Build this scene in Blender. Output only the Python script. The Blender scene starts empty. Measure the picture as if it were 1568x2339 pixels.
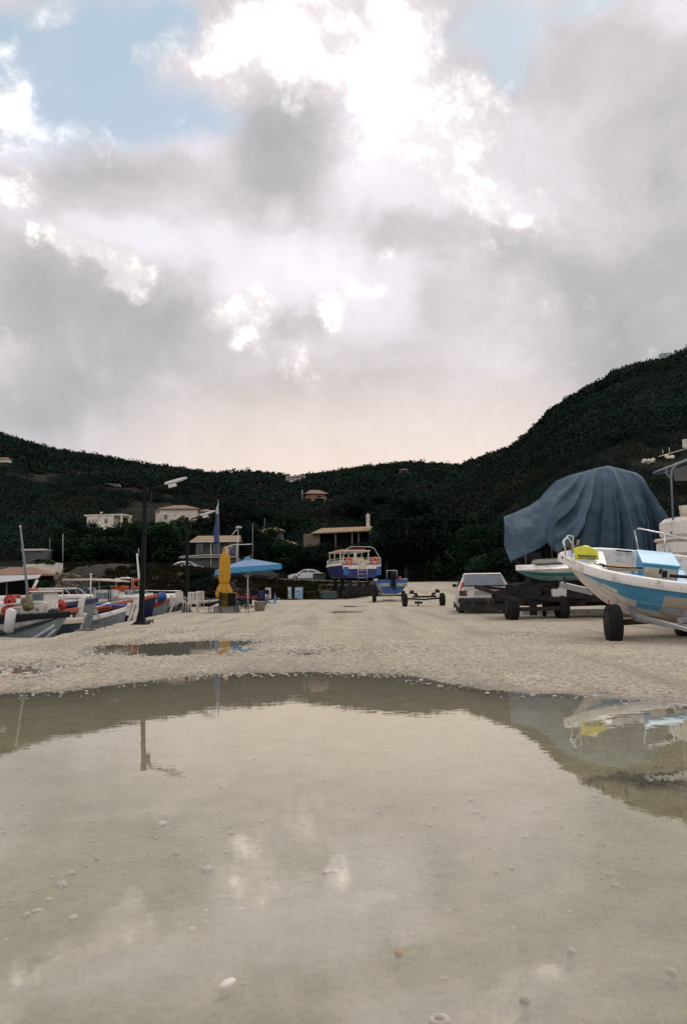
import bpy, math, random
import numpy as np
from mathutils import Matrix, Vector
random.seed(7); rng = np.random.default_rng(7)
R_ = math.radians
S = bpy.context.scene
COL = S.collection
# ---------------------------------------------------------------- camera
FPX = 1900.0; CAMH = 1.1; W0, H0 = 1568.0, 2339.0
PITCH = math.atan(166.7 / FPX); ROLL = .0144
_F = np.array([0, math.cos(PITCH), math.sin(PITCH)]); _R0 = np.array([1., 0, 0]); _U0 = np.array([0, -math.sin(PITCH), math.cos(PITCH)])
_U = _U0 * math.cos(ROLL) + _R0 * math.sin(ROLL); _R = _R0 * math.cos(ROLL) - _U0 * math.sin(ROLL)
cam = bpy.data.cameras.new('camera'); co = bpy.data.objects.new('camera', cam); COL.objects.link(co)
cam.sensor_fit = 'VERTICAL'; cam.sensor_height = 36; cam.lens = 36 * FPX / H0; cam.clip_end = 6000; cam.clip_start = .05
co.matrix_world = Matrix(((_R[0], _U[0], -_F[0], 0), (_R[1], _U[1], -_F[1], 0), (_R[2], _U[2], -_F[2], CAMH), (0, 0, 0, 1)))
S.camera = co

def ray(x, y):
    return _F * FPX + _R * (x - 784) + _U * (1169.5 - y)
def at(x, y, D):
    'point seen at picture position x, y at distance D along +Y'
    d = ray(x, y); return Vector((d * D / d[1])) + Vector((0, 0, CAMH))
def gpt(x, y, z=0.):
    d = ray(x, y); k = (z - CAMH) / d[2]; return Vector((d * k)) + Vector((0, 0, CAMH))

# ---------------------------------------------------------------- world
world = bpy.data.worlds.new('World'); S.world = world; world.use_nodes = True
SUN_EL, SUN_AZ = R_(42), R_(25)      # azimuth measured from +Y towards +X
def build_world():
    nt = world.node_tree; N = nt.nodes; L = nt.links; N.clear()
    def nd(t, **k):
        n = N.new(t)
        for a, b in k.items(): setattr(n, a, b)
        return n
    def val(x, sock):
        if hasattr(x, 'is_output'): L.new(x, sock)
        else: sock.default_value = x
    def m(op, a, b=0., c=None):
        n = nd('ShaderNodeMath', operation=op); val(a, n.inputs[0]); val(b, n.inputs[1])
        if c is not None: val(c, n.inputs[2])
        return n.outputs[0]
    def mr(x, a, b, c, d, sm=True):
        n = nd('ShaderNodeMapRange', interpolation_type='SMOOTHSTEP' if sm else 'LINEAR')
        val(x, n.inputs['Value'])
        for k, v in (('From Min', a), ('From Max', b), ('To Min', c), ('To Max', d)): val(v, n.inputs[k])
        return n.outputs['Result']
    def mix(f, a, b, mode='MIX'):
        n = nd('ShaderNodeMix', data_type='RGBA', blend_type=mode); val(f, n.inputs[0])
        for s, v in ((n.inputs[6], a), (n.inputs[7], b)):
            if hasattr(v, 'is_output'): L.new(v, s)
            else: s.default_value = (*v, 1)
        return n.outputs[2]
    tc = nd('ShaderNodeTexCoord'); sp = nd('ShaderNodeSeparateXYZ'); L.new(tc.outputs['Generated'], sp.inputs[0])
    X, Y, Z = sp.outputs
    yy = m('MAXIMUM', Y, .12)
    u = m('DIVIDE', X, yy); v = m('DIVIDE', Z, yy)
    front = mr(Y, .15, .45, 0, 1)
    def noise(scale, detail, rough, dist=0., vec=None, col=False):
        n = nd('ShaderNodeTexNoise'); n.inputs['Scale'].default_value = scale; n.inputs['Detail'].default_value = detail
        n.inputs['Roughness'].default_value = rough; n.inputs['Distortion'].default_value = dist
        L.new(vec or tc.outputs['Generated'], n.inputs['Vector'])
        return n.outputs['Color' if col else 'Fac']
    # warp the cloud field so that nothing in it is elliptical
    w1 = nd('ShaderNodeCombineXYZ'); L.new(u, w1.inputs[0]); L.new(v, w1.inputs[1])
    wn = noise(5.0, 9, .62, 0, None, True)
    a1 = nd('ShaderNodeVectorMath', operation='MULTIPLY_ADD'); L.new(wn, a1.inputs[0]); a1.inputs[1].default_value = (.20, .20, 0); a1.inputs[2].default_value = (-.10, -.10, 0)
    a2 = nd('ShaderNodeVectorMath', operation='ADD'); L.new(w1.outputs[0], a2.inputs[0]); L.new(a1.outputs[0], a2.inputs[1])
    P = a2.outputs[0]
    spx = nd('ShaderNodeSeparateXYZ'); L.new(P, spx.inputs[0]); last = [None]
    def field(blobs):
        tot = None
        for (x, y, rx, ry, rot, wt) in blobs:
            d = ray(x, y); dx = ray(x + rx, y); dy = ray(x, y - ry)
            cu, cv = d[0] / d[1], d[2] / d[1]; ru = abs(dx[0] / dx[1] - cu); rv = abs(dy[2] / dy[1] - cv)
            cb = nd('ShaderNodeCombineXYZ'); L.new(spx.outputs[0], cb.inputs[0]); L.new(spx.outputs[1], cb.inputs[1])
            if last[0] is not None: L.new(last[0], cb.inputs[2])      # keeps the evaluation in sequence
            mp = nd('ShaderNodeMapping', vector_type='TEXTURE'); L.new(cb.outputs[0], mp.inputs[0])
            mp.inputs[1].default_value = (cu, cv, 0); mp.inputs[2].default_value = (0, 0, R_(rot)); mp.inputs[3].default_value = (ru, rv, 1e6)
            ln = nd('ShaderNodeVectorMath', operation='LENGTH'); L.new(mp.outputs[0], ln.inputs[0])
            g = mr(ln.outputs['Value'], 0, 1.25, wt, 0)
            tot = g if tot is None else m('ADD', tot, g)
            last[0] = tot
        return tot
    soft = field([(690, 630, 330, 110, -8, .30), (880, 450, 150, 110, 0, .22), (940, 300, 240, 180, -30, .24), (1250, 320, 200, 200, 0, .12), (1330, 130, 160, 150, 0, -.1),
        (1150, 460, 170, 90, 0, .18), (1130, 640, 200, 90, 0, .12), (280, 560, 220, 60, -12, .26), (30, 480, 90, 90, 0, .2), (1530, 50, 130, 90, 0, .2),
        (850, 760, 240, 110, 0, .14), (900, 1030, 420, 90, 0, .10), (1000, 940, 220, 90, 0, .12), (520, 690, 130, 60, 0, .18), (60, 340, 110, 80, 0, .18), (450, 340, 80, 60, 0, .12),
        (640, 330, 180, 150, 10, -.44), (640, 480, 200, 90, 0, -.22), (260, 400, 300, 90, -4, -.22), (80, 700, 240, 150, -25, -.36), (350, 750, 200, 130, -25, -.36),
        (250, 880, 300, 110, 0, -.16), (60, 930, 260, 120, 0, -.24), (1500, 420, 190, 260, 0, -.16), (1560, 760, 300, 300, 0, -.34), (1280, 640, 240, 120, -20, -.24),
        (1380, 830, 220, 100, 0, -.14), (960, 560, 120, 60, 0, -.18), (1000, 700, 110, 90, 0, -.14), (660, 900, 260, 70, 0, -.10), (690, 745, 50, 50, 0, -.2), (1560, 220, 130, 150, 0, -.12)])
    crisp = field([(660, 30, 270, 110, 0, .8), (780, 130, 230, 110, -15, .8), (930, 60, 120, 110, 0, .7), (960, 250, 170, 110, -15, .75), (880, 250, 110, 80, 0, .4),
        (1040, 340, 140, 100, 0, .5), (1100, 420, 130, 80, -10, .45), (1150, 475, 110, 45, -10, .55), (1110, 240, 110, 100, 0, .4), (50, 225, 70, 60, -40, .75), (20, 170, 36, 50, 0, .5), (120, 30, 90, 60, 20, .5), (60, 120, 60, 45, 0, .42), (330, 105, 50, 50, 0, .5), (400, 60, 60, 80, 0, .45), (70, 310, 50, 60, 0, .35),
        (470, 135, 90, 50, 15, .5), (120, 570, 95, 44, -28, .85), (200, 610, 95, 48, -25, .9), (270, 645, 95, 58, -20, .85), (20, 430, 90, 50, -25, .6),
        (555, 745, 115, 70, 8, 1.0), (620, 725, 60, 36, 0, .5), (740, 735, 52, 44, 0, .85), (860, 700, 90, 60, 0, .3), (960, 600, 80, 40, 0, .25), (1040, 520, 60, 60, 0, .3)])
    blue = field([(230, 90, 270, 200, 0, .95), (330, 250, 260, 120, -10, .62), (120, 300, 200, 110, 0, .52), (20, 90, 120, 160, 0, .5), (430, 20, 120, 90, 0, .6), (480, 260, 140, 90, 0, .45),
        (1120, 50, 170, 120, 0, .85), (1175, 160, 80, 80, 0, .7), (1340, -10, 150, 50, 0, .7), (100, 530, 60, 50, 0, .4), (290, 560, 110, 40, -10, .28), (960, 450, 110, 60, 0, .22), (800, 270, 70, 50, 0, .3), (720, 590, 220, 50, 0, .16)])
    n1 = noise(3.2, 4, .5, .4); n2 = noise(11, 10, .62, .3); n3 = noise(2.0, 6, .55); n4 = noise(26, 8, .6)
    # the part of the sky outside the view: the same kind of broken cloud
    gsoft = mr(n3, .3, .7, -.25, .3, False); gblue = mr(n1, .56, .72, 0, .8); gcr = mr(n1, .3, .6, .7, 0)
    def fr(a, b): return m('ADD', m('MULTIPLY', a, front), m('MULTIPLY', b, m('SUBTRACT', 1., front)))
    soft = fr(soft, gsoft); crisp = fr(crisp, gcr); blue = fr(blue, gblue)
    b = m('ADD', .53, m('MULTIPLY', soft, 1.12))
    b = m('ADD', b, m('MULTIPLY', m('SUBTRACT', n1, .5), .5)); b = m('ADD', b, m('MULTIPLY', m('SUBTRACT', n2, .5), .62)); b = m('ADD', b, m('MULTIPLY', m('SUBTRACT', n3, .5), .35))
    cr = nd('ShaderNodeValToRGB'); L.new(b, cr.inputs[0]); el = cr.color_ramp.elements
    el[0].position = .0; el[0].color = (.38, .39, .395, 1); el[1].position = 1.; el[1].color = (.93, .88, .93, 1)
    for p_, c_ in ((.25, (.465, .455, .47)), (.5, (.62, .58, .605)), (.75, (.79, .745, .80))):
        e = el.new(p_); e.color = (*c_, 1)
    sky = nd('ShaderNodeTexSky', sky_type='NISHITA'); sky.sun_disc = False; sky.sun_elevation = SUN_EL; sky.sun_rotation = SUN_AZ; sky.air_density = 1.3; sky.dust_density = 1.5
    skyc = mix(1., sky.outputs[0], (.085, .082, .074), 'MULTIPLY')
    skyc = mix(.88, skyc, mix(mr(v, .25, .72, 0, 1), (.60, .65, .78), (.44, .56, .68)))
    bl = m('ADD', blue, m('MULTIPLY', m('SUBTRACT', n2, .5), .9)); bl = mr(bl, .05, .95, 0, 1.)
    c = mix(bl, cr.outputs[0], skyc)
    n5 = noise(7.5, 12, .66, .12); wv = m('ADD', m('MINIMUM', crisp, .88), m('MULTIPLY', m('SUBTRACT', n5, .5), 1.9)); wv = m('ADD', wv, m('MULTIPLY', m('SUBTRACT', n4, .5), .7))
    wv = mr(wv, .12, 1.12, 0, 1)
    shade = mr(n4, .35, .62, .93, 1.02)
    wc = mix(mr(m('ADD', n5, m('MULTIPLY', m('SUBTRACT', n4, .5), .4)), .44, .74, 0, 1), (.86, .80, .80), (2.3, 2.15, 2.0))
    c = mix(m('MULTIPLY', wv, .93), c, wc)
    # warm light low over the saddle
    gd = ray(850, 1090); dt = nd('ShaderNodeVectorMath', operation='DOT_PRODUCT'); L.new(tc.outputs['Generated'], dt.inputs[0])
    g_ = gd / np.linalg.norm(gd); dt.inputs[1].default_value = tuple(g_)
    glow = mr(dt.outputs['Value'], .93, 1., 0, 1); low = mr(v, .04, .33, 1, 0)
    c = mix(m('MULTIPLY', m('MULTIPLY', glow, low), .95), c, (.90, .73, .59))
    c = mix(mr(v, -.02, 0., 1, 0), c, (.25, .24, .22))
    bg = nd('ShaderNodeBackground'); L.new(c, bg.inputs[0]); bg.inputs[1].default_value = 1.0
    out = nd('ShaderNodeOutputWorld'); L.new(bg.outputs[0], out.inputs[0])
build_world()
world.cycles.sampling_method = 'MANUAL'; world.cycles.sample_map_resolution = 512
sun = bpy.data.lights.new('sun', 'SUN'); sun.energy = 1.0; sun.angle = R_(14); sun.color = (1, .95, .88)
so = bpy.data.objects.new('sun', sun); COL.objects.link(so)
sd = Vector((math.sin(SUN_AZ) * math.cos(SUN_EL), math.cos(SUN_AZ) * math.cos(SUN_EL), math.sin(SUN_EL)))
so.rotation_euler = sd.to_track_quat('Z', 'Y').to_euler()
S.view_settings.view_transform = 'Standard'; S.view_settings.look = 'None'; S.view_settings.exposure = .15; S.view_settings.gamma = 1

# ---------------------------------------------------------------- materials
_mats = {}
def mat(name, col, rough=.6, var=.15, scale=4., bump=0., bscale=40., metal=0., dirt=None, damt=.3, dscale=3., coat=0., spec=.5, stretch=(1, 1, 1)):
    if name in _mats: return _mats[name]
    M = bpy.data.materials.new(name); M.use_nodes = True; nt = M.node_tree; N = nt.nodes; L = nt.links
    bs = N['Principled BSDF']; tc = N.new('ShaderNodeTexCoord'); mp = N.new('ShaderNodeMapping'); mp.inputs[3].default_value = stretch
    L.new(tc.outputs['Object'], mp.inputs[0])
    n = N.new('ShaderNodeTexNoise'); n.inputs['Scale'].default_value = scale; n.inputs['Detail'].default_value = 6; n.inputs['Roughness'].default_value = .65
    L.new(mp.outputs[0], n.inputs['Vector'])
    r = N.new('ShaderNodeMapRange'); L.new(n.outputs[0], r.inputs[0]); r.inputs[1].default_value = .3; r.inputs[2].default_value = .7; r.inputs[3].default_value = 1 - var; r.inputs[4].default_value = 1 + var
    x = N.new('ShaderNodeMix'); x.data_type = 'RGBA'; x.blend_type = 'MULTIPLY'; x.inputs[0].default_value = 1; x.inputs[6].default_value = (*col, 1); L.new(r.outputs[0], x.inputs[7])
    c = x.outputs[2]
    if dirt:
        n2 = N.new('ShaderNodeTexNoise'); n2.inputs['Scale'].default_value = dscale; n2.inputs['Detail'].default_value = 9; n2.inputs['Roughness'].default_value = .7
        L.new(mp.outputs[0], n2.inputs['Vector'])
        r2 = N.new('ShaderNodeMapRange'); L.new(n2.outputs[0], r2.inputs[0]); r2.inputs[1].default_value = .62 - damt * .35; r2.inputs[2].default_value = .78 - damt * .3; r2.inputs[4].default_value = .85
        y = N.new('ShaderNodeMix'); y.data_type = 'RGBA'; L.new(r2.outputs[0], y.inputs[0]); L.new(c, y.inputs[6]); y.inputs[7].default_value = (*dirt, 1); c = y.outputs[2]
    L.new(c, bs.inputs['Base Color']); bs.inputs['Roughness'].default_value = rough; bs.inputs['Metallic'].default_value = metal
    bs.inputs['Coat Weight'].default_value = coat; bs.inputs['Specular IOR Level'].default_value = spec
    if bump:
        b = N.new('ShaderNodeBump'); b.inputs['Strength'].default_value = min(1, bump); b.inputs['Distance'].default_value = .02
        n3 = N.new('ShaderNodeTexNoise'); n3.inputs['Scale'].default_value = bscale; n3.inputs['Detail'].default_value = 5; L.new(mp.outputs[0], n3.inputs['Vector'])
        L.new(n3.outputs[0], b.inputs['Height']); L.new(b.outputs[0], bs.inputs['Normal'])
    _mats[name] = M; return M

GRIME = (.16, .13, .09); RUST = (.16, .06, .025)
white = mat('white_gelcoat', (.76, .74, .69), .45, .07, 2.5, dirt=(.40, .35, .28), damt=.4, dscale=5)
cream = mat('cream_gelcoat', (.60, .54, .43), .45, .08, 2.5, dirt=(.40, .33, .23), damt=.3, dscale=3)
skyblue = mat('sky_blue_paint', (.09, .37, .62), .45, .1, 4, dirt=(.25, .40, .48), damt=.2, dscale=7)
paleblue = mat('pale_blue_paint', (.36, .52, .72), .55, .1, 5, dirt=(.55, .55, .55), damt=.3)
steel = mat('stainless_tube', (.75, .74, .72), .22, .05, 9, metal=.85)
whitetube = mat('white_tube', (.72, .71, .68), .35, .08, 6, dirt=(.3, .2, .12), damt=.2)
black = mat('black_iron', (.008, .009, .010), .65, .3, 5, bump=.2, spec=.15)
rubber = mat('tyre_rubber', (.014, .014, .014), .9, .3, 8, bump=.3, dirt=(.04, .037, .03), damt=.3, spec=.15)
galv = mat('galvanised_steel', (.30, .31, .31), .5, .2, 5, metal=.4, dirt=RUST, damt=.35, dscale=5)
rusty = mat('rusty_steel', (.032, .025, .022), .85, .4, 7, bump=.3, dirt=(.09, .045, .028), damt=.35, spec=.15)
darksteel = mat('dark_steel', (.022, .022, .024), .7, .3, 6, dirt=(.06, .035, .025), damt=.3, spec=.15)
rimm = mat('wheel_rim', (.38, .38, .37), .4, .15, 6, metal=.6, dirt=RUST, damt=.3)
hubred = mat('dull_hub', (.035, .028, .025), .85, .3, 9, dirt=(.07, .04, .03), damt=.3, spec=.15)
wood = mat('bare_plywood', (.33, .23, .14), .75, .2, 6, dirt=GRIME, damt=.3, stretch=(1, 6, 1))
greywood = mat('grey_timber', (.22, .20, .17), .85, .25, 5, bump=.3, dirt=GRIME, damt=.4, stretch=(1, 8, 8))
yellow = mat('yellow_plastic', (.62, .60, .03), .5, .12, 5)
ochre = mat('amber_canvas', (.56, .29, .02), .8, .14, 6, bump=.25, bscale=60, dirt=(.22, .10, .02), damt=.3, dscale=6)
pblue = mat('blue_canvas', (.17, .28, .43), .8, .07, 3)
pvalance = mat('blue_valance_canvas', (.05, .26, .50), .75, .1, 3)
glass = mat('dark_glass', (.02, .028, .032), .06, .1, 2, spec=.8)
greyglass = mat('dusty_glass', (.15, .19, .23), .12, .25, 3, spec=.8)
orange = mat('orange_plastic', (.60, .10, .02), .5, .12, 6)
redp = mat('red_paint', (.42, .04, .02), .5, .15, 5, dirt=(.2, .05, .03), damt=.3)
orred = mat('orange_red_trim', (.42, .09, .035), .55, .15, 5, dirt=(.2, .1, .06), damt=.3)
navy = mat('navy_paint', (.012, .018, .07), .4, .15, 4)
royal = mat('royal_blue_paint', (.011, .017, .12), .5, .12, 3, dirt=(.06, .08, .2), damt=.3)
brightblue = mat('bright_blue_paint', (.02, .095, .32), .45, .15, 4, dirt=(.2, .25, .32), damt=.25)
teal = mat('teal_paint', (.02, .22, .24), .5, .12, 4)
palet = mat('pale_teal_paint', (.22, .38, .38), .5, .12, 4, dirt=(.2, .25, .22), damt=.3)
hullgrey = mat('weathered_pale_hull', (.30, .35, .35), .5, .12, 2.5, dirt=(.16, .18, .17), damt=.35, dscale=3)
hulldark = mat('dark_grey_hull', (.06, .085, .09), .5, .25, 3, dirt=(.2, .22, .2), damt=.25)
antif = mat('mustard_antifouling', (.26, .20, .08), .8, .25, 5, dirt=(.1, .07, .04), damt=.4)
fender = mat('fender_vinyl', (.62, .61, .57), .5, .06, 5, dirt=GRIME, damt=.2)
netm = mat('heaped_net', (.26, .24, .14), .95, .5, 14, bump=1, bscale=50, dirt=(.05, .06, .04), damt=.5, dscale=12)
concrete = mat('concrete', (.34, .32, .28), .9, .18, 3, bump=.3, dirt=(.16, .15, .13), damt=.4)
plaster = mat('pale_plaster', (.74, .69, .58), .9, .08, 1, dirt=(.30, .26, .2), damt=.35, dscale=.7)
orplaster = mat('orange_plaster', (.38, .22, .13), .9, .1, 1, dirt=(.2, .13, .09), damt=.3, dscale=.7)
greyplaster = mat('grey_plaster', (.11, .12, .12), .9, .2, .9, dirt=(.07, .06, .055), damt=.4, dscale=.8)
tile = mat('terracotta_tiles', (.22, .125, .08), .85, .35, 2.4, bump=.6, bscale=9, dirt=(.36, .26, .15), damt=.4, dscale=2, stretch=(3, 1, 1))
tilelight = mat('sunbleached_tiles', (.31, .20, .10), .85, .35, 2.4, bump=.6, bscale=9, dirt=(.10, .09, .05), damt=.35, dscale=2, stretch=(3, 1, 1))
shadowm = mat('opening_shade', (.012, .013, .014), .8, .2, 2, spec=.1)  # near-black colour stands in for shade inside porches and openings
plastic = mat('white_plastic_furniture', (.62, .60, .55), .5, .08, 5, dirt=GRIME, damt=.25)
tarp = mat('slate_blue_tarpaulin', (.054, .100, .142), .8, .16, 2.2, bump=.7, bscale=7, dirt=(.09, .14, .16), damt=.3, dscale=1.5)
canvasdark = mat('navy_tarpaulin', (.03, .05, .09), .8, .15, 1.5)
flagm = mat('flag_blue', (.04, .065, .18), .8, .15, 6)
barkm = mat('bark', (.06, .045, .032), .95, .3, 9, bump=.6, bscale=25)
stonem = mat('rubble_stone', (.22, .19, .15), .95, .35, 3, bump=1, bscale=10, dirt=(.07, .06, .05), damt=.5, dscale=6)
carwhite = mat('car_white_paint', (.76, .74, .68), .3, .05, 2, coat=.4, dirt=(.28, .24, .17), damt=.32, dscale=4)
carclean = mat('car_clean_white', (.74, .73, .72), .25, .03, 2, coat=.6)
carlight = mat('tail_lamp_red', (.30, .02, .015), .25, .1, 9, coat=.5)
ropem = mat('rope', (.14, .13, .11), .95, .3, 12)
pebble = mat('limestone_pebble', (.50, .45, .37), .85, .3, 9, bump=.3)

# ---------------------------------------------------------------- mesh builder
class MB:
    def __init__(s): s.v = []; s.f = []; s.m = []; s.cur = 0; s.T = Matrix.Identity(4); s.smooth = []
        
    def add(s, vs, fs, sm=False, mi=None):
        o = len(s.v); s.v += [tuple(s.T @ Vector(v)) for v in vs]
        for i, f in enumerate(fs):
            s.f.append([a + o for a in f]); s.m.append(s.cur if mi is None else (mi[i] if hasattr(mi, '__len__') else mi)); s.smooth.append(sm)
        return s
    def box(s, c, d, rz=0, rx=0, ry=0, bev=0.):
        x, y, z = [a / 2 for a in d]
        M = Matrix.Translation(c) @ Matrix.Rotation(rz, 4, 'Z') @ Matrix.Rotation(ry, 4, 'Y') @ Matrix.Rotation(rx, 4, 'X')
        if not bev:
            vs = [(i * x, j * y, k * z) for k in (-1, 1) for j in (-1, 1) for i in (-1, 1)]
            return s.add([M @ Vector(v) for v in vs], [(0, 2, 3, 1), (4, 5, 7, 6), (0, 1, 5, 4), (2, 6, 7, 3), (0, 4, 6, 2), (1, 3, 7, 5)])
        b = min(bev, x * .9, y * .9, z * .9); rings = []
        for (zz, q) in ((-z, b), (-z + b, 0), (z - b, 0), (z, b)):
            a_, c_ = x - q, y - q; e = b * .7 if q == 0 else b * .5
            rings.append([(-a_ + e, -c_, zz), (a_ - e, -c_, zz), (a_, -c_ + e, zz), (a_, c_ - e, zz), (a_ - e, c_, zz), (-a_ + e, c_, zz), (-a_, c_ - e, zz), (-a_, -c_ + e, zz)])
        s.loft([[M @ Vector(p) for p in r] for r in rings], True, True)
        return s
    def loft(s, rings, closed=True, caps=True, sm=False):
        n = len(rings[0]); vs = [p for r in rings for p in r]; fs = []
        for i in range(len(rings) - 1):
            for j in range(n if closed else n - 1):
                k = (j + 1) % n; fs.append((i * n + j, i * n + k, (i + 1) * n + k, (i + 1) * n + j))
        if caps and closed: fs += [tuple(range(n))[::-1], tuple((len(rings) - 1) * n + j for j in range(n))]
        return s.add(vs, fs, sm)
    def tube(s, pts, r, n=8, caps=True):
        pts = [Vector(p) for p in pts]; rr = r if hasattr(r, '__len__') else [r] * len(pts); rings = []
        for i, p in enumerate(pts):
            d = (pts[min(i + 1, len(pts) - 1)] - pts[max(i - 1, 0)]).normalized()
            a = d.cross(Vector((0, 0, 1))); a = a.normalized() if a.length > .01 else Vector((1, 0, 0)); b = d.cross(a)
            rings.append([p + (a * math.cos(t) + b * math.sin(t)) * rr[i] for t in [2 * math.pi * k / n for k in range(n)]])
        return s.loft(rings, True, caps, True)
    def disc(s, c, axis, r, w, n=20):
        c = Vector(c); a = Vector(axis).normalized(); return s.tube([c - a * w / 2, c + a * w / 2], r, n)
    def torus(s, c, axis, R, r, n=20, k=8, a0=0, a1=2 * math.pi):
        c = Vector(c); ax = Vector(axis).normalized(); u = ax.cross(Vector((0, 0, 1))); u = u.normalized() if u.length > .01 else Vector((1, 0, 0)); w = ax.cross(u)
        vs = []; fs = []
        for i in range(n):
            t = a0 + (a1 - a0) * i / n; d = u * math.cos(t) + w * math.sin(t)
            for j in range(k):
                q = 2 * math.pi * j / k; vs.append(c + d * (R + r * math.cos(q)) + ax * r * math.sin(q))
        for i in range(n):
            for j in range(k): fs.append((i * k + j, i * k + (j + 1) % k, ((i + 1) % n) * k + (j + 1) % k, ((i + 1) % n) * k + j))
        return s.add(vs, fs, True)
    def lathe(s, c, prof, n=16, wob=0.):
        c = Vector(c); rings = [[c + Vector((r * (1 + wob * random.uniform(-1, 1)) * math.cos(2 * math.pi * k / n), r * math.sin(2 * math.pi * k / n), z)) for k in range(n)] for r, z in prof]
        return s.loft(rings, True, True, True)
    def blob(s, c, d, n=10, wob=.15, mi=None):
        vs = []; fs = []; c = Vector(c)
        for i in range(n + 1):
            for j in range(n):
                a = math.pi * i / n; b = 2 * math.pi * j / n; q = 1 + wob * random.uniform(-1, 1)
                vs.append(c + Vector((d[0] / 2 * math.sin(a) * math.cos(b) * q, d[1] / 2 * math.sin(a) * math.sin(b) * q, d[2] / 2 * math.cos(a) * q)))
        for i in range(n):
            for j in range(n): fs.append((i * n + j, (i + 1) * n + j, (i + 1) * n + (j + 1) % n, i * n + (j + 1) % n))
        return s.add(vs, fs, True)
    def prism(s, poly, axis, a, b):
        'poly of 2-D points extruded along axis from a to b'
        def mk(p, t): return {'x': (t, p[0], p[1]), 'y': (p[0], t, p[1]), 'z': (p[0], p[1], t)}[axis]
        return s.loft([[mk(p, a) for p in poly], [mk(p, b) for p in poly]], True, True)
    def grid(s, P, sm=True, mi=None):
        r = len(P); c = len(P[0]); vs = [p for q in P for p in q]
        fs = [(i * c + j, i * c + j + 1, (i + 1) * c + j + 1, (i + 1) * c + j) for i in range(r - 1) for j in range(c - 1)]
        return s.add(vs, fs, sm, mi)
    def build(s, name, mats, parent=None, label=None):
        me = bpy.data.meshes.new(name); me.from_pydata(s.v, [], s.f)
        for m_ in (mats if isinstance(mats, (list, tuple)) else [mats]): me.materials.append(m_)
        me.polygons.foreach_set('material_index', s.m); me.polygons.foreach_set('use_smooth', s.smooth); me.update()
        o = bpy.data.objects.new(name, me); COL.objects.link(o)
        if parent is not None: o.parent = parent
        if label: o['label'] = label
        return o

def np_mesh(name, V, Fq, mats, mi=None, smooth=False, tri=False):
    k = 3 if tri else 4
    me = bpy.data.meshes.new(name); me.vertices.add(len(V)); me.vertices.foreach_set('co', np.asarray(V, dtype=np.float32).ravel())
    n = len(Fq); me.loops.add(n * k); me.loops.foreach_set('vertex_index', np.asarray(Fq, dtype=np.int32).ravel())
    me.polygons.add(n); me.polygons.foreach_set('loop_start', np.arange(0, n * k, k, dtype=np.int32)); me.polygons.foreach_set('loop_total', np.full(n, k, dtype=np.int32))
    for m_ in mats: me.materials.append(m_)
    if mi is not None: me.polygons.foreach_set('material_index', np.asarray(mi, dtype=np.int32))
    me.polygons.foreach_set('use_smooth', np.full(n, smooth)); me.update(calc_edges=True)
    o = bpy.data.objects.new(name, me); COL.objects.link(o); return o

def tag(o, label, cat, group=None):
    o['label'] = label; o['category'] = cat
    if group: o['group'] = group
    return o
def thing(name, label, cat, loc=(0, 0, 0), rot=(0, 0, 0), group=None):
    o = bpy.data.objects.new(name, None); COL.objects.link(o); o.location = loc; o.rotation_euler = rot; o.empty_display_size = .2
    return tag(o, label, cat, group)
def struct(o): o['kind'] = 'structure'; return o
def dup(root, loc, rz, label, group=None, scale=None):
    def cp(o, par):
        c = o.copy(); COL.objects.link(c)
        if par is not None: c.parent = par
        for ch in list(o.children): cp(ch, c)
        return c
    kids = list(root.children); r = root.copy(); COL.objects.link(r)
    for ch in kids: cp(ch, r)
    r.location = loc; r.rotation_euler = (0, 0, rz); r['label'] = label
    if group: r['group'] = group
    if scale: r.scale = scale
    return r

def sms(a, b, x):
    t = np.clip((x - a) / (b - a), 0, 1); return t * t * (3 - 2 * t)
# value noise on arrays
_perm = rng.random((256, 256))
def vnoise(x, y):
    xi = np.floor(x).astype(int); yi = np.floor(y).astype(int); fx = x - xi; fy = y - yi; fx = fx * fx * (3 - 2 * fx); fy = fy * fy * (3 - 2 * fy)
    g = lambda a, b: _perm[a & 255, b & 255]
    return (g(xi, yi) * (1 - fx) + g(xi + 1, yi) * fx) * (1 - fy) + (g(xi, yi + 1) * (1 - fx) + g(xi + 1, yi + 1) * fx) * fy
def fbm(x, y, o=4, gain=.5):
    t = 0; a = 1; n = 0
    for i in range(o): t = t + a * vnoise(x * 2 ** i + 17.3 * i, y * 2 ** i + 5.1 * i); n += a; a *= gain
    return t / n
def sdist(x, y, poly):
    'signed distance to polygon, negative inside'
    d = np.full(x.shape, 1e9); ins = np.zeros(x.shape, bool); n = len(poly)
    for i in range(n):
        ax, ay = poly[i]; bx, by = poly[(i + 1) % n]; ex, ey = bx - ax, by - ay
        t = np.clip(((x - ax) * ex + (y - ay) * ey) / (ex * ex + ey * ey), 0, 1)
        d = np.minimum(d, np.hypot(x - ax - t * ex, y - ay - t * ey))
        ins ^= ((ay > y) != (by > y)) & (x < (bx - ax) * (y - ay) / (by - ay + 1e-12) + ax)
    return np.where(ins, -d, d)

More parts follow.
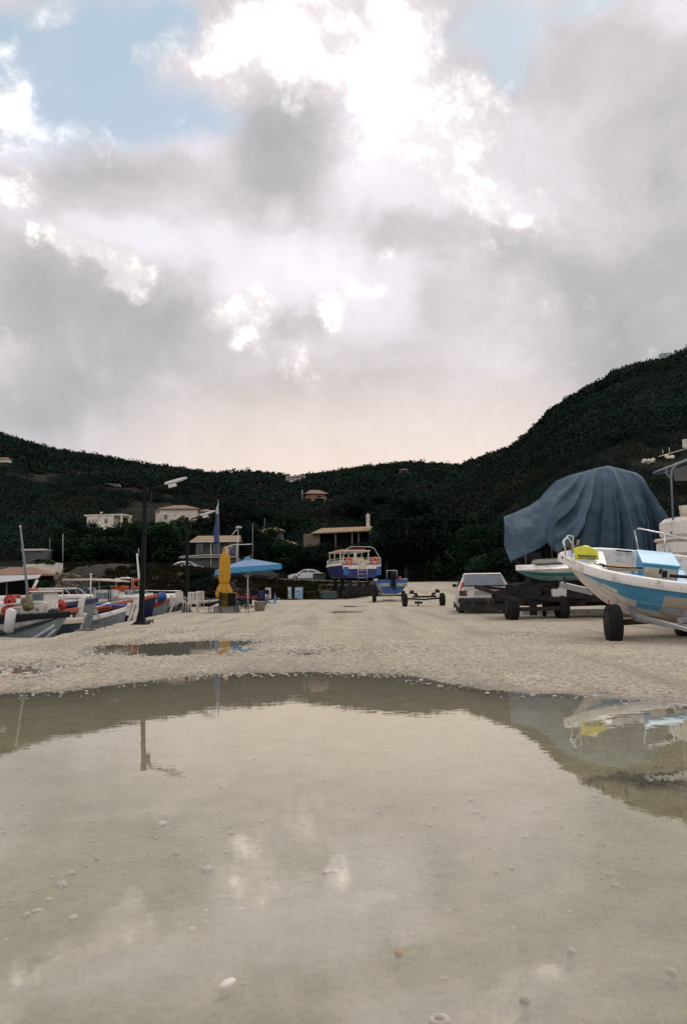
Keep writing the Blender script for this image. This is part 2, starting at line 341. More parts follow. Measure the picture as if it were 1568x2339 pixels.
# ---------------------------------------------------------------- ground, puddles, harbour
def gp2(L): return [tuple(gpt(x, y)[:2]) for x, y in L]
MAIN = gp2([(-500, 1650), (-200, 1600), (0, 1588), (150, 1580), (230, 1571), (300, 1562), (350, 1556), (400, 1548), (480, 1541), (600, 1537), (720, 1534), (860, 1537), (940, 1548), (1000, 1560), (1100, 1575), (1200, 1583), (1290, 1588), (1380, 1598), (1480, 1604), (1568, 1607), (1750, 1625), (2100, 1720), (2500, 1900)]) + [(3.2, 1.2), (-3.2, 1.2)]
SMALL = [gp2(q) for q in (
    [(165, 1489), (215, 1478), (270, 1470), (400, 1464), (480, 1461), (560, 1460), (610, 1465), (600, 1471), (560, 1480), (520, 1493), (470, 1499), (350, 1500), (230, 1499)],
    [(-40, 1523), (40, 1520), (100, 1518), (150, 1526), (110, 1537), (40, 1543), (-40, 1547)],
    [(640, 1491), (700, 1488), (768, 1486), (745, 1494), (680, 1496)], [(745, 1397), (780, 1394), (825, 1396), (822, 1402), (770, 1403)],
    [(795, 1487), (840, 1486), (868, 1490), (830, 1494)], [(378, 1445), (415, 1442), (445, 1444), (410, 1448)], [(1130, 1454), (1190, 1452), (1180, 1456)], [(755, 1384), (800, 1383), (850, 1386), (800, 1388)])]
QUAY = [tuple(gpt(x_, y_, .05)[:2]) for x_, y_ in ((-60, 1458), (0, 1457), (60, 1457), (114, 1456), (138, 1451), (168, 1446), (200, 1440), (235, 1432), (270, 1425), (302, 1417), (330, 1412), (355, 1407), (386, 1399), (419, 1394), (436, 1388))] + [(-12, 58), (-18, 64), (-60, 66), (-60, 18.6)]
def road_h(u): return np.interp(u, [-.45, -.3, -.2, -.14, -.07, .05, .15, .5], [4.2, 3.8, 3.4, 2.5, 1.85, 1.35, 1.3, 1.4])
def base_h(x, y):
    u = x / np.maximum(y, 1); D0 = np.interp(u, [-.37, -.28, -.1, .0, .05], [84, 66, 64, 60, 42]); D1 = np.interp(u, [-.37, -.28, -.1, .0, .06], [112, 92, 97, 100, 104])
    return road_h(u) * sms(0, 1, (y - D0) / (D1 - D0))
def build_ground():
    ys = [-30., -15, -6, -2, 0, .8, 1.4]
    while ys[-1] < 10: ys.append(ys[-1] * 1.012)
    while ys[-1] < 24: ys.append(ys[-1] * 1.0032)
    while ys[-1] < 70: ys.append(ys[-1] * 1.0045)
    while ys[-1] < 150: ys.append(ys[-1] * 1.012)
    ys = np.array(ys)
    s = np.concatenate([-(1 + np.geomspace(.02, 25, 26))[::-1], np.linspace(-1, 1, 760), 1 + np.geomspace(.02, 25, 26)])
    Wd = 1.2 + .47 * np.maximum(ys, 0)
    X = s[None] * Wd[:, None]; Y = np.repeat(ys[:, None], len(s), 1)
    d = sdist(X, Y, MAIN) + .30 * (fbm(X * 1.1, Y * .8, 4) - .5) * 2
    ds = np.full(X.shape, 9.)
    for q in SMALL: ds = np.minimum(ds, sdist(X, Y, q))
    ds = ds - .22 + .45 * (fbm(X * 1.7 + 9, Y * .9, 4) - .5) * 2
    peb = fbm(X * 14, Y * 14, 3, .7) ** 2; fine = rng.random(X.shape)
    Z = .012 + .05 * sms(0, 3, d) * (.5 + .8 * fbm(X * .5, Y * .5, 3)) + .009 * (peb - .25) * (1 + .5 * sms(.8, 0, np.abs(d))) + .006 * (fine - .5)
    dip = sms(.25, -.35, d) * .035 + .03 * sms(.3, 2.6, -d) ; dip2 = sms(.35, -.4, ds) * (.075)
    Z = Z - dip - dip2
    # gravel spit standing out of the water at the right
    sp = gp2([(1430, 1772), (1500, 1766), (1568, 1760), (1700, 1770), (1700, 1795), (1568, 1784), (1500, 1780)])
    dsp = sdist(X, Y, sp) + .12 * (fbm(X * 6, Y * 6, 3) - .5)
    Z = np.where(dsp < .25, np.maximum(Z, -.03 + .035 * sms(.25, -.1, dsp) + .03 * (peb - .25) + .01 * (fine - .5)), Z)
    # seam that crosses the quay
    c1 = gp2([(0, 1467), (130, 1465), (300, 1452), (420, 1430), (640, 1420)])
    for (a, b) in zip(c1[:-1], c1[1:]):
        e = (b[0] - a[0], b[1] - a[1]); t = np.clip(((X - a[0]) * e[0] + (Y - a[1]) * e[1]) / (e[0] ** 2 + e[1] ** 2), 0, 1)
        q = np.hypot(X - a[0] - t * e[0], Y - a[1] - t * e[1]); Z = Z - .025 * sms(.16, .03, q) * (fbm(X * 3, Y * 3, 2) > .42)
    bh = base_h(X, Y); Z = Z + bh + bh * .07 * (fbm(X * .7, Y * .7, 4) - .5)
    dq = sdist(X, Y, QUAY) + .35 * (fbm(X * 1.3, Y * 1.3, 4) - .5)
    Z = np.where(dq < 0, np.where(Y < 57, -2.4, -2.4 + 2.4 * sms(57, 66, Y)), Z)
    r, c = X.shape; idx = np.arange(r * c).reshape(r, c)
    Fq = np.stack([idx[:-1, :-1], idx[:-1, 1:], idx[1:, 1:], idx[1:, :-1]], -1).reshape(-1, 4)
    M = bpy.data.materials.new('gravel'); M.use_nodes = True; N = M.node_tree.nodes; L = M.node_tree.links; bs = N['Principled BSDF']
    g = N.new('ShaderNodeNewGeometry'); sp_ = N.new('ShaderNodeSeparateXYZ'); L.new(g.outputs['Position'], sp_.inputs[0])
    def noise(sc, de=6, ro=.6):
        n = N.new('ShaderNodeTexNoise'); n.inputs['Scale'].default_value = sc; n.inputs['Detail'].default_value = de; n.inputs['Roughness'].default_value = ro; L.new(g.outputs['Position'], n.inputs['Vector']); return n.outputs[0]
    def ramp(x, st):
        r_ = N.new('ShaderNodeValToRGB'); L.new(x, r_.inputs[0]); e = r_.color_ramp.elements; e[0].position, e[0].color = st[0][0], (*st[0][1], 1); e[1].position, e[1].color = st[-1][0], (*st[-1][1], 1)
        for p_, c_ in st[1:-1]: q = e.new(p_); q.color = (*c_, 1)
        return r_.outputs[0]
    def mixc(f, a, b, mode='MIX'):
        n = N.new('ShaderNodeMix'); n.data_type = 'RGBA'; n.blend_type = mode
        for s_, v_ in ((n.inputs[0], f), (n.inputs[6], a), (n.inputs[7], b)):
            if hasattr(v_, 'is_output'): L.new(v_, s_)
            else: s_.default_value = v_ if not isinstance(v_, tuple) else (*v_, 1)
        return n.outputs[2]
    def mrn(x, a, b, c_=0, d_=1):
        n = N.new('ShaderNodeMapRange'); L.new(x, n.inputs[0]); n.inputs[1].default_value = a; n.inputs[2].default_value = b; n.inputs[3].default_value = c_; n.inputs[4].default_value = d_; return n.outputs[0]
    stones = N.new('ShaderNodeTexVoronoi'); stones.inputs['Scale'].default_value = 22; L.new(g.outputs['Position'], stones.inputs['Vector'])
    base = ramp(noise(42, 8, .85), [(.33, (.16, .14, .10)), (.45, (.46, .415, .32)), (.6, (.74, .68, .54))])
    sc = ramp(stones.outputs['Color'], [(.1, (.55, .50, .46)), (.5, (.95, .93, .9)), (.95, (1.18, 1.16, 1.12))])
    c_ = mixc(1., base, sc, 'MULTIPLY')
    c_ = mixc(mrn(noise(.8, 5, .6), .35, .7, 0, .5), c_, (.33, .285, .22))
    tm = N.new('ShaderNodeMapping'); tm.inputs[3].default_value = (1.6, .10, 1); tm.inputs[2].default_value = (0, 0, .35); L.new(g.outputs['Position'], tm.inputs[0])
    tn = N.new('ShaderNodeTexNoise'); tn.inputs['Scale'].default_value = 1; tn.inputs['Detail'].default_value = 5; L.new(tm.outputs[0], tn.inputs['Vector'])
    c_ = mixc(mrn(tn.outputs[0], .50, .64, 0, .5), c_, (.27, .235, .18))
    c_ = mixc(mrn(noise(7, 6, .75), .62, .74, 0, .5), c_, (.20, .165, .125))
    wet = mrn(sp_.outputs[2], -.005, .016, .88, 0); cw = mixc(wet, c_, (.095, .085, .060))
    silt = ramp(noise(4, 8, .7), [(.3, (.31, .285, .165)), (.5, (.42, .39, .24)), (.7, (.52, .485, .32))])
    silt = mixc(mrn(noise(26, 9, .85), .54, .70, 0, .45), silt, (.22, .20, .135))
    nearer = mrn(sp_.outputs[1], 8.5, 4.0); siltm = N.new('ShaderNodeMath'); siltm.operation = 'MULTIPLY'; L.new(mrn(sp_.outputs[2], -.012, -.028), siltm.inputs[0]); L.new(mrn(sp_.outputs[1], 10, 5.5, .30, 1), siltm.inputs[1])  # silt cover thins out with distance along the ground
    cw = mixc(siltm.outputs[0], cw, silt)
    deep = N.new('ShaderNodeMath'); deep.operation = 'LESS_THAN'; L.new(sp_.outputs[2], deep.inputs[0]); deep.inputs[1].default_value = -.2; cw = mixc(deep.outputs[0], cw, (.10, .09, .075))
    # dry earth and grass on the bank, by slope of the land
    sn = N.new('ShaderNodeSeparateXYZ'); L.new(g.outputs['Position'], sn.inputs[0])
    bank = mrn(sn.outputs[2], .35, .6); road = N.new('ShaderNodeMath'); road.operation = 'GREATER_THAN'; L.new(sn.outputs[1], road.inputs[0]); road.inputs[1].default_value = 96
    earth = ramp(noise(1.6, 9, .75), [(.34, (.010, .014, .008)), (.47, (.026, .022, .012)), (.6, (.055, .035, .02)), (.75, (.018, .026, .012))])
    ux = N.new('ShaderNodeMath'); ux.operation = 'DIVIDE'; L.new(sn.outputs[0], ux.inputs[0]); L.new(sn.outputs[1], ux.inputs[1])
    left = mrn(ux.outputs[0], .06, .035)
    bm = N.new('ShaderNodeMath'); bm.operation = 'MULTIPLY'; L.new(bank, bm.inputs[0]); L.new(left, bm.inputs[1])
    cw = mixc(bm.outputs[0], cw, earth)
    asph = ramp(noise(5, 5, .6), [(.3, (.10, .095, .085)), (.7, (.16, .15, .13))])
    rl = N.new('ShaderNodeMath'); rl.operation = 'MULTIPLY'; L.new(mrn(sn.outputs[1], 92, 96), rl.inputs[0]); L.new(mrn(ux.outputs[0], -.12, -.10), rl.inputs[1])
    cw = mixc(rl.outputs[0], cw, asph)
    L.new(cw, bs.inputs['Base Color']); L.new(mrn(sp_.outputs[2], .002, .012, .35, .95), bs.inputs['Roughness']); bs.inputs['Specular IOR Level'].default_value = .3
    b = N.new('ShaderNodeBump'); b.inputs['Strength'].default_value = .8; b.inputs['Distance'].default_value = .02
    bn = N.new('ShaderNodeMath'); bn.operation = 'ADD'; L.new(noise(45, 6, .8), bn.inputs[0]); L.new(mrn(stones.outputs['Distance'], 0, .6, 1, 0), bn.inputs[1])
    L.new(bn.outputs[0], b.inputs['Height']); L.new(b.outputs[0], bs.inputs['Normal'])
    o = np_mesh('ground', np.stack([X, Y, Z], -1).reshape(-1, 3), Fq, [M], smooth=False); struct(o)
    return X, Y, Z, d, ds
GX, GY, GZ, GD, GDS = build_ground()

def puddle_material():
    'clear shallow water: Fresnel reflection over whatever bed lies below'
    M = bpy.data.materials.new('rainwater'); M.use_nodes = True; N = M.node_tree.nodes; L = M.node_tree.links; N.clear()
    g = N.new('ShaderNodeNewGeometry'); out = N.new('ShaderNodeOutputMaterial'); mx = N.new('ShaderNodeMixShader'); fr = N.new('ShaderNodeFresnel'); io = N.new('ShaderNodeMapRange'); L.new(g.outputs['Backfacing'], io.inputs[0]); io.inputs[3].default_value = 2.4; io.inputs[4].default_value = 1 / 1.6; L.new(io.outputs[0], fr.inputs['IOR'])
    tr = N.new('ShaderNodeBsdfTransparent'); tr.inputs[0].default_value = (.97, .955, .91, 1); gl = N.new('ShaderNodeBsdfGlossy'); gl.inputs['Roughness'].default_value = .012; gl.inputs[0].default_value = (1, .985, .94, 1)
    n = N.new('ShaderNodeTexNoise'); n.inputs['Scale'].default_value = 6; n.inputs['Detail'].default_value = 3; L.new(g.outputs['Position'], n.inputs['Vector'])
    b = N.new('ShaderNodeBump'); b.inputs['Strength'].default_value = .5; b.inputs['Distance'].default_value = .0009; L.new(n.outputs[0], b.inputs['Height'])
    L.new(b.outputs[0], gl.inputs['Normal']); L.new(b.outputs[0], fr.inputs['Normal'])
    L.new(fr.outputs[0], mx.inputs[0]); L.new(tr.outputs[0], mx.inputs[1]); L.new(gl.outputs[0], mx.inputs[2]); L.new(mx.outputs[0], out.inputs[0]); return M
pm = puddle_material()
w = MB(); w.add([(-16, .2, 0), (16, .2, 0), (16, 17.4, 0), (-16, 17.4, 0)], [(0, 1, 2, 3)]); w.add([(-5.6, 17.4, 0), (14, 17.4, 0), (14, 44, 0), (-5.6, 44, 0)], [(0, 1, 2, 3)])
struct(w.build('puddle_water', pm))
def sea_material():
    M = mat('harbour_sea', (.010, .022, .022), .08, .2, .6); N = M.node_tree.nodes; L = M.node_tree.links
    g = N.new('ShaderNodeNewGeometry'); n = N.new('ShaderNodeTexNoise'); n.inputs['Scale'].default_value = 2.5; n.inputs['Detail'].default_value = 4; L.new(g.outputs['Position'], n.inputs['Vector'])
    b = N.new('ShaderNodeBump'); b.inputs['Strength'].default_value = .5; b.inputs['Distance'].default_value = .06; L.new(n.outputs[0], b.inputs['Height']); L.new(b.outputs[0], N['Principled BSDF'].inputs['Normal']); return M
w = MB(); w.add([(-60, 17.6, -.95), (-5.3, 17.6, -.95), (-5.3, 66, -.95), (-60, 66, -.95)], [(0, 1, 2, 3)]); struct(w.build('harbour_water', sea_material()))

# pebbles and gravel standing proud of the ground
def build_stones():
    V = []; F = []; rs = np.random.default_rng(3)
    ico = np.array([(0, 0, 1), (.89, 0, .45), (.28, .85, .45), (-.72, .53, .45), (-.72, -.53, .45), (.28, -.85, .45), (.72, .53, -.45), (-.28, .85, -.45), (-.89, 0, -.45), (-.28, -.85, -.45), (.72, -.53, -.45), (0, 0, -1)])
    fc = [(0, 1, 2), (0, 2, 3), (0, 3, 4), (0, 4, 5), (0, 5, 1), (1, 6, 2), (2, 7, 3), (3, 8, 4), (4, 9, 5), (5, 10, 1), (2, 6, 7), (3, 7, 8), (4, 8, 9), (5, 9, 10), (1, 10, 6), (6, 11, 7), (7, 11, 8), (8, 11, 9), (9, 11, 10), (10, 11, 6)]
    pts = []
    sel = np.argwhere((GD > -.45) & (GD < 3.5) & (GY > 3) & (GY < 20)); pick = sel[rs.integers(0, len(sel), 9000)]
    for i, j in pick:
        dd = GD[i, j]; p = 1 if -.25 < dd < .8 else .4
        if rs.random() < p: pts.append((GX[i, j], GY[i, j], max(GZ[i, j], -.004), rs.gamma(1.8, .0034) + .004))
    sel = np.argwhere((np.abs(GDS) < .5) & (GY > 10) & (GY < 30)); pick = sel[rs.integers(0, len(sel), 2200)]
    for i, j in pick: pts.append((GX[i, j], GY[i, j], max(GZ[i, j], -.006), rs.gamma(2.2, .006) + .008))
    for k in range(900):     # scattered stones that just break the shallow water
        x, y = rs.uniform(-3, 3), rs.uniform(2.1, 4.6) if rs.random() < .8 else rs.uniform(4, 8); 
        if abs(x) < .42 * y: pts.append((x, y, -.050 + .042 * (rs.random() < .06), rs.gamma(1.6, .0026) + .003))
    for x, y, z, r in pts:
        a = rs.uniform(0, 6.28); c, s_ = math.cos(a), math.sin(a); q = ico * (1 + rs.uniform(-.25, .25, (12, 1))) * np.array([r * rs.uniform(.8, 1.6), r, r * rs.uniform(.5, .8)])
        q = np.stack([q[:, 0] * c - q[:, 1] * s_ + x, q[:, 0] * s_ + q[:, 1] * c + y, q[:, 2] + z + .003], -1); o = len(V) * 12; V.append(q); F += [(f[0] + o, f[1] + o, f[2] + o) for f in fc]
    o = np_mesh('gravel_stones', np.concatenate(V), F, [pebble], tri=True); o['kind'] = 'stuff'; tag(o, 'loose pale limestone gravel scattered round the puddle edges', 'gravel')
build_stones()
def lone_stone(x, y, s, label, m_=pebble, hollow=False):
    p = gpt(x, y); o = thing('stone', label, 'stone', (p.x, p.y, -.006), (0, 0, random.uniform(0, 3)))
    b = MB()
    if hollow: b.torus((0, 0, .003), (0, 0, 1), s[0] * .34, s[2] * .5, 20, 8)
    else: b.blob((0, 0, .002), s, 10, .06)
    ob = b.build('pebble', m_, o)
lone_stone(520, 2243, (.062, .032, .022), 'largest flat pale pebble breaking the foreground water, left of centre', mat('chalk_pebble', (.72, .68, .6), .7, .1, 20))
lone_stone(1003, 2330, (.06, .06, .02), 'ring-shaped shell-like stone at the bottom edge of the puddle', hollow=True)
lone_stone(1303, 2172, (.035, .03, .028), 'small round white pebble in the water at the right foreground')
lone_stone(1532, 2218, (.045, .028, .026), 'pale oval pebble in the water close to the right picture edge')
lone_stone(910, 2176, (.03, .026, .026), 'small rounded tan pebble in the middle of the foreground water', mat('tan_pebble', (.45, .33, .2), .8, .2, 20))
lone_stone(1198, 2286, (.035, .032, .024), 'dull round pebble low in the water right of centre', mat('dull_pebble', (.33, .30, .24), .8, .2, 20))

# ---------------------------------------------------------------- hills
LAY = [ # silhouette in picture coordinates, crest distance, foot distance
    ([(-900, 880), (-400, 915), (-150, 950), (0, 986), (50, 1003), (100, 1018), (150, 1029), (200, 1035), (260, 1046), (330, 1056), (400, 1066), (480, 1077), (540, 1090), (620, 1120), (720, 1180), (900, 1290)], 430, 116),
    ([(300, 1120), (420, 1092), (490, 1079), (530, 1071), (570, 1070), (600, 1073), (650, 1080), (700, 1092), (800, 1130), (1000, 1200)], 1050, 500),
    ([(480, 1180), (600, 1120), (655, 1098), (690, 1083), (760, 1073), (830, 1061), (880, 1056), (940, 1052), (1000, 1056), (1050, 1059), (1120, 1066), (1250, 1080), (1500, 1100)], 480, 112),
    ([(860, 1250), (930, 1150), (1000, 1085), (1050, 1062), (1100, 1044), (1150, 1025), (1200, 996), (1230, 965), (1260, 936), (1300, 905), (1350, 878), (1400, 850), (1450, 832), (1500, 820), (1568, 797), (1750, 740), (2200, 640), (3000, 560)], 330, 62)]
_lay = []
for pl, Dc, D0 in LAY:
    q = [at(x, y, Dc) for x, y in pl]; _lay.append(([p.x / p.y for p in q], [p.z - 1.5 * Dc / 400 for p in q], Dc, D0))
def terr(x, y, noise=True):
    x = np.asarray(x, float); y = np.asarray(y, float); u = x / np.maximum(y, 1); Z = np.full(x.shape, -5.)
    for i, (us, zs, Dc, D0) in enumerate(_lay):
        zc = np.interp(u, us, zs); d0 = D0 if i != 3 else np.interp(u, [.08, .16, .22], [112, 90, 60])
        zf = base_h(u * 60, np.full(u.shape, 200.)) * 0 + road_h(u)
        t = (y - d0) / (Dc - d0); up = zf + (zc - zf) * (np.clip(t, 0, 1) ** (.95)); z = np.where(t < 0, zf + (y - d0) * .6, np.where(t > 1, zc - (y - Dc) * .25, up))
        Z = np.maximum(Z, z)
    if noise:
        k = np.clip((y - 70) / 200, .1, 1)
        Z = Z + k * 5 * (fbm(x / 40, y / 40, 4) - .5) * (1 - sms(200, 300, y) * .75)
    return Z
def build_hills():
    ys = np.concatenate([np.geomspace(60, 340, 230), np.geomspace(342, 1300, 130)]); us = np.linspace(-1.1, 1.1, 620)
    Y = np.repeat(ys[:, None], len(us), 1); X = us[None] * Y; Z = terr(X, Y); Z = Z + (rng.random(X.shape) - .5) * np.clip(Y / 500, .1, .8)
    r, c = X.shape; idx = np.arange(r * c).reshape(r, c); Fq = np.stack([idx[:-1, :-1], idx[:-1, 1:], idx[1:, 1:], idx[1:, :-1]], -1).reshape(-1, 4)
    # leave out what lies under the quay and road
    cx = X[:-1, :-1].ravel(); cy = Y[:-1, :-1].ravel(); cz = Z[:-1, :-1].ravel()
    M = bpy.data.materials.new('scrubby_hillside'); M.use_nodes = True; N = M.node_tree.nodes; L = M.node_tree.links; bs = N['Principled BSDF']
    g = N.new('ShaderNodeNewGeometry')
    def noise(sc, de=8, ro=.7):
        mp = N.new('ShaderNodeMapping'); mp.inputs[3].default_value = (1, .5, 1.6); L.new(g.outputs['Position'], mp.inputs[0])
        n = N.new('ShaderNodeTexNoise'); n.inputs['Scale'].default_value = sc; n.inputs['Detail'].default_value = de; n.inputs['Roughness'].default_value = ro; L.new(mp.outputs[0], n.inputs['Vector']); return n.outputs[0]
    r_ = N.new('ShaderNodeValToRGB'); L.new(noise(.16, 10, .8), r_.inputs[0]); e = r_.color_ramp.elements
    e[0].position = .38; e[0].color = (.007, .011, .008, 1); e[1].position = .68; e[1].color = (.085, .06, .042, 1)
    for p_, c_ in ((.5, (.015, .018, .012)), (.58, (.038, .029, .019))): q = e.new(p_); q.color = (*c_, 1)
    L.new(r_.outputs[0], bs.inputs['Base Color']); bs.inputs['Roughness'].default_value = 1; bs.inputs['Specular IOR Level'].default_value = .1
    b = N.new('ShaderNodeBump'); b.inputs['Strength'].default_value = 1; b.inputs['Distance'].default_value = 2.5; L.new(noise(.35, 6, .7), b.inputs['Height']); L.new(b.outputs[0], bs.inputs['Normal'])
    struct(np_mesh('hills', np.stack([X, Y, Z], -1).reshape(-1, 3), Fq, [M], smooth=True))
build_hills()

def hill_hit(x, y, lo=64., hi=1200.):
    Ds = np.geomspace(lo, hi, 900); d = ray(x, y); zr = CAMH + d[2] / d[1] * Ds; tz = terr(Ds * d[0] / d[1], Ds)
    k = np.nonzero(tz > zr)[0]; return float(Ds[k[0]]) if len(k) else hi
CLEAR = [(184, 290, 1170, 1215), (352, 492, 1160, 1200), (688, 752, 1116, 1148), (652, 706, 1084, 1102), (-10, 28, 1030, 1062), (905, 938, 1060, 1085), (1460, 1568, 1020, 1062), (1505, 1540, 795, 816), (236, 276, 1092, 1114), (698, 845, 1208, 1250), (570, 645, 1205, 1240), (80, 120, 1235, 1284)]
CLEAR = [(*q, hill_hit((q[0] + q[1]) / 2, q[3]) + 4) for q in CLEAR]
def leaf_cloud(rs, n, clumps, size):
    'n leaf-like triangles spread through clumps (cx,cy,cz,rx,ry,rz)'
    cl = np.array(clumps); wts = cl[:, 3] * cl[:, 4]; k = rs.choice(len(cl), n, p=wts / wts.sum()); c = cl[k]
    d = rs.normal(size=(n, 3)); d /= np.linalg.norm(d, axis=1)[:, None]; rad = rs.random(n)[:, None] ** .45
    P = c[:, :3] + d * rad * c[:, 3:]
    nrm = d + rs.normal(size=(n, 3)) * .6; nrm /= np.linalg.norm(nrm, axis=1)[:, None]
    a = np.cross(nrm, rs.normal(size=(n, 3))); a /= np.linalg.norm(a, axis=1)[:, None]; b = np.cross(nrm, a)
    sz = size * rs.uniform(.6, 1.4, (n, 1)); V = np.stack([P + a * sz, P - a * sz * .5 + b * sz * .8, P - a * sz * .5 - b * sz * .8], 1).reshape(-1, 3)
    return V
def leafmat(name, col, var=.5, ns=.5, brown=None):
    M = bpy.data.materials.new(name); M.use_nodes = True; N = M.node_tree.nodes; L = M.node_tree.links; bs = N['Principled BSDF']
    g = N.new('ShaderNodeNewGeometry'); oi = N.new('ShaderNodeObjectInfo')
    n = N.new('ShaderNodeTexNoise'); n.inputs['Scale'].default_value = ns; n.inputs['Detail'].default_value = 5; n.inputs['Roughness'].default_value = .7; L.new(g.outputs['Position'], n.inputs['Vector'])
    r = N.new('ShaderNodeValToRGB'); L.new(n.outputs[0], r.inputs[0]); e = r.color_ramp.elements
    e[0].position = .3; e[0].color = (*[c * (1 - var) for c in col], 1); e[1].position = .72; e[1].color = (*[c * (1 + var) for c in col], 1)
    if brown:
        n4 = N.new('ShaderNodeTexNoise'); n4.inputs['Scale'].default_value = .06; n4.inputs['Detail'].default_value = 8; n4.inputs['Roughness'].default_value = .75; L.new(g.outputs['Position'], n4.inputs['Vector'])
        m4 = N.new('ShaderNodeMapRange'); L.new(n4.outputs[0], m4.inputs[0]); m4.inputs[1].default_value = .50; m4.inputs[2].default_value = .64; m4.inputs[4].default_value = .8
        y4 = N.new('ShaderNodeMix'); y4.data_type = 'RGBA'; L.new(m4.outputs[0], y4.inputs[0]); L.new(r.outputs[0], y4.inputs[6]); y4.inputs[7].default_value = (*brown, 1); rcol = y4.outputs[2]
    else: rcol = r.outputs[0]
    h = N.new('ShaderNodeMapRange'); L.new(oi.outputs['Random'], h.inputs[0]); h.inputs[3].default_value = .7; h.inputs[4].default_value = 1.3
    x = N.new('ShaderNodeMix'); x.data_type = 'RGBA'; x.blend_type = 'MULTIPLY'; x.inputs[0].default_value = 1; L.new(rcol, x.inputs[6]); L.new(h.outputs[0], x.inputs[7])
    L.new(x.outputs[2], bs.inputs['Base Color']); bs.inputs['Roughness'].default_value = 1; bs.inputs['Specular IOR Level'].default_value = .02; return M
leafdark = leafmat('dark_evergreen_leaves', (.011, .019, .013)); leafmid = leafmat('green_leaves', (.019, .044, .020)); leafscrub = leafmat('hill_scrub_leaves', (.014, .027, .020), .6, .02, brown=(.036, .030, .021)); leafdry = leafmat('dry_bank_grass', (.030, .026, .014), .85, .35)

def build_scrub():
    rs = np.random.default_rng(11); V = []
    def put(n, Da, Db, r0, r1, tris, ls, ulo=-.52, uhi=.52, zoff=0.):
        D = np.exp(rs.uniform(math.log(Da), math.log(Db), n)); u = rs.uniform(ulo, uhi, n); x = u * D; z = terr(x, D)
        for i in range(n):
            if D[i] < np.interp(u[i], [-.2, .08, .16, .22], [118, 114, 92, 64]): continue
            bare = fbm(np.array([x[i] / 11]), np.array([D[i] / 16]), 3)[0]
            if u[i] < -.1 and D[i] < 330 and bare > .57: continue
            if u[i] > .2 and D[i] > 130 and bare > .6: continue
            s = rs.uniform(r0, r1); sz = s * rs.uniform(.6, 1.0)
            px_ = 784 + FPX * u[i] * 1.0; top_ = 1337 - .0144 * (px_ - 784) - FPX * (z[i] + sz - CAMH) / D[i]; w_ = s * FPX / D[i]; bot_ = top_ + 1.6 * sz * FPX / D[i]; skip = False
            for (xa, xb, ya, yb, Dl) in CLEAR:
                if xa - w_ < px_ < xb + w_ and top_ < yb - 3 and bot_ > ya and D[i] < Dl: skip = True
            if skip: continue
            V.append(leaf_cloud(rs, tris, [(x[i], D[i], z[i] + sz * .45, s, s, sz)], ls * s))
    put(3600, 62, 150, .6, 1.7, 300, .065); put(10000, 120, 330, .8, 2.1, 100, .13); put(15000, 250, 520, 1.0, 2.4, 36, .25); put(3500, 700, 1090, 2.5, 4.5, 20, .40, -.3, .05)
    # crest line scrub
    for (us, zs, Dc, D0) in _lay:
        n = 900; u = rs.uniform(-.5, .5, n); x = u * Dc * rs.uniform(.97, 1.0, n); y = x / u; z = terr(x, y)
        for i in range(n):
            s = rs.uniform(.6, 1.7) * (1.5 if rs.random() < .04 else 1) * min(Dc, 520) / 430; V.append(leaf_cloud(rs, 40, [(x[i], y[i], z[i] + s * .3, s, s, s * .7)], .25 * s))
    V = np.concatenate(V); F = np.arange(len(V)).reshape(-1, 3)
    o = np_mesh('hill_scrub', V, F, [leafscrub], tri=True); o['kind'] = 'stuff'; tag(o, 'dense dark green scrub covering the hills behind the harbour', 'scrub')
    V = []
    for k in range(7000):      # dry grass and weeds on the bank above the gravel
        u = rs.uniform(-.36, .04); y = rs.uniform(61, 92 if u > -.1 else 108); x = u * y
        if x < -12 and y < 67: continue
        z = float(base_h(np.array(x), np.array(y))); s = rs.uniform(.08, .3) * (.5 if y > 82 else 1)
        V.append(leaf_cloud(rs, 14, [(x, y, z + s * .2, s * 1.6, s, s * .5)], .03 + .14 * s))
    for k in range(3000):
        u = rs.uniform(-.34, -.06) if rs.random() < .8 else rs.uniform(-.06, .03); y = rs.uniform(64, 88 if u > -.12 else 106); x = u * y
        if fbm(np.array([x / 5.]), np.array([y / 7.]), 3)[0] < .46: continue
        z = float(base_h(np.array(x), np.array(y))); s = rs.uniform(.2, .65) * (.6 if u > -.08 else 1)
        V.append(leaf_cloud(rs, 60, [(x, y, z + s * .35, s * 1.3, s, s * .7)], .09))
    V = np.concatenate(V); o = np_mesh('bank_weeds', V, np.arange(len(V)).reshape(-1, 3), [leafdry], tri=True); o['kind'] = 'stuff'; tag(o, 'dry brown grass and weeds on the bank below the road', 'dry grass')
build_scrub()

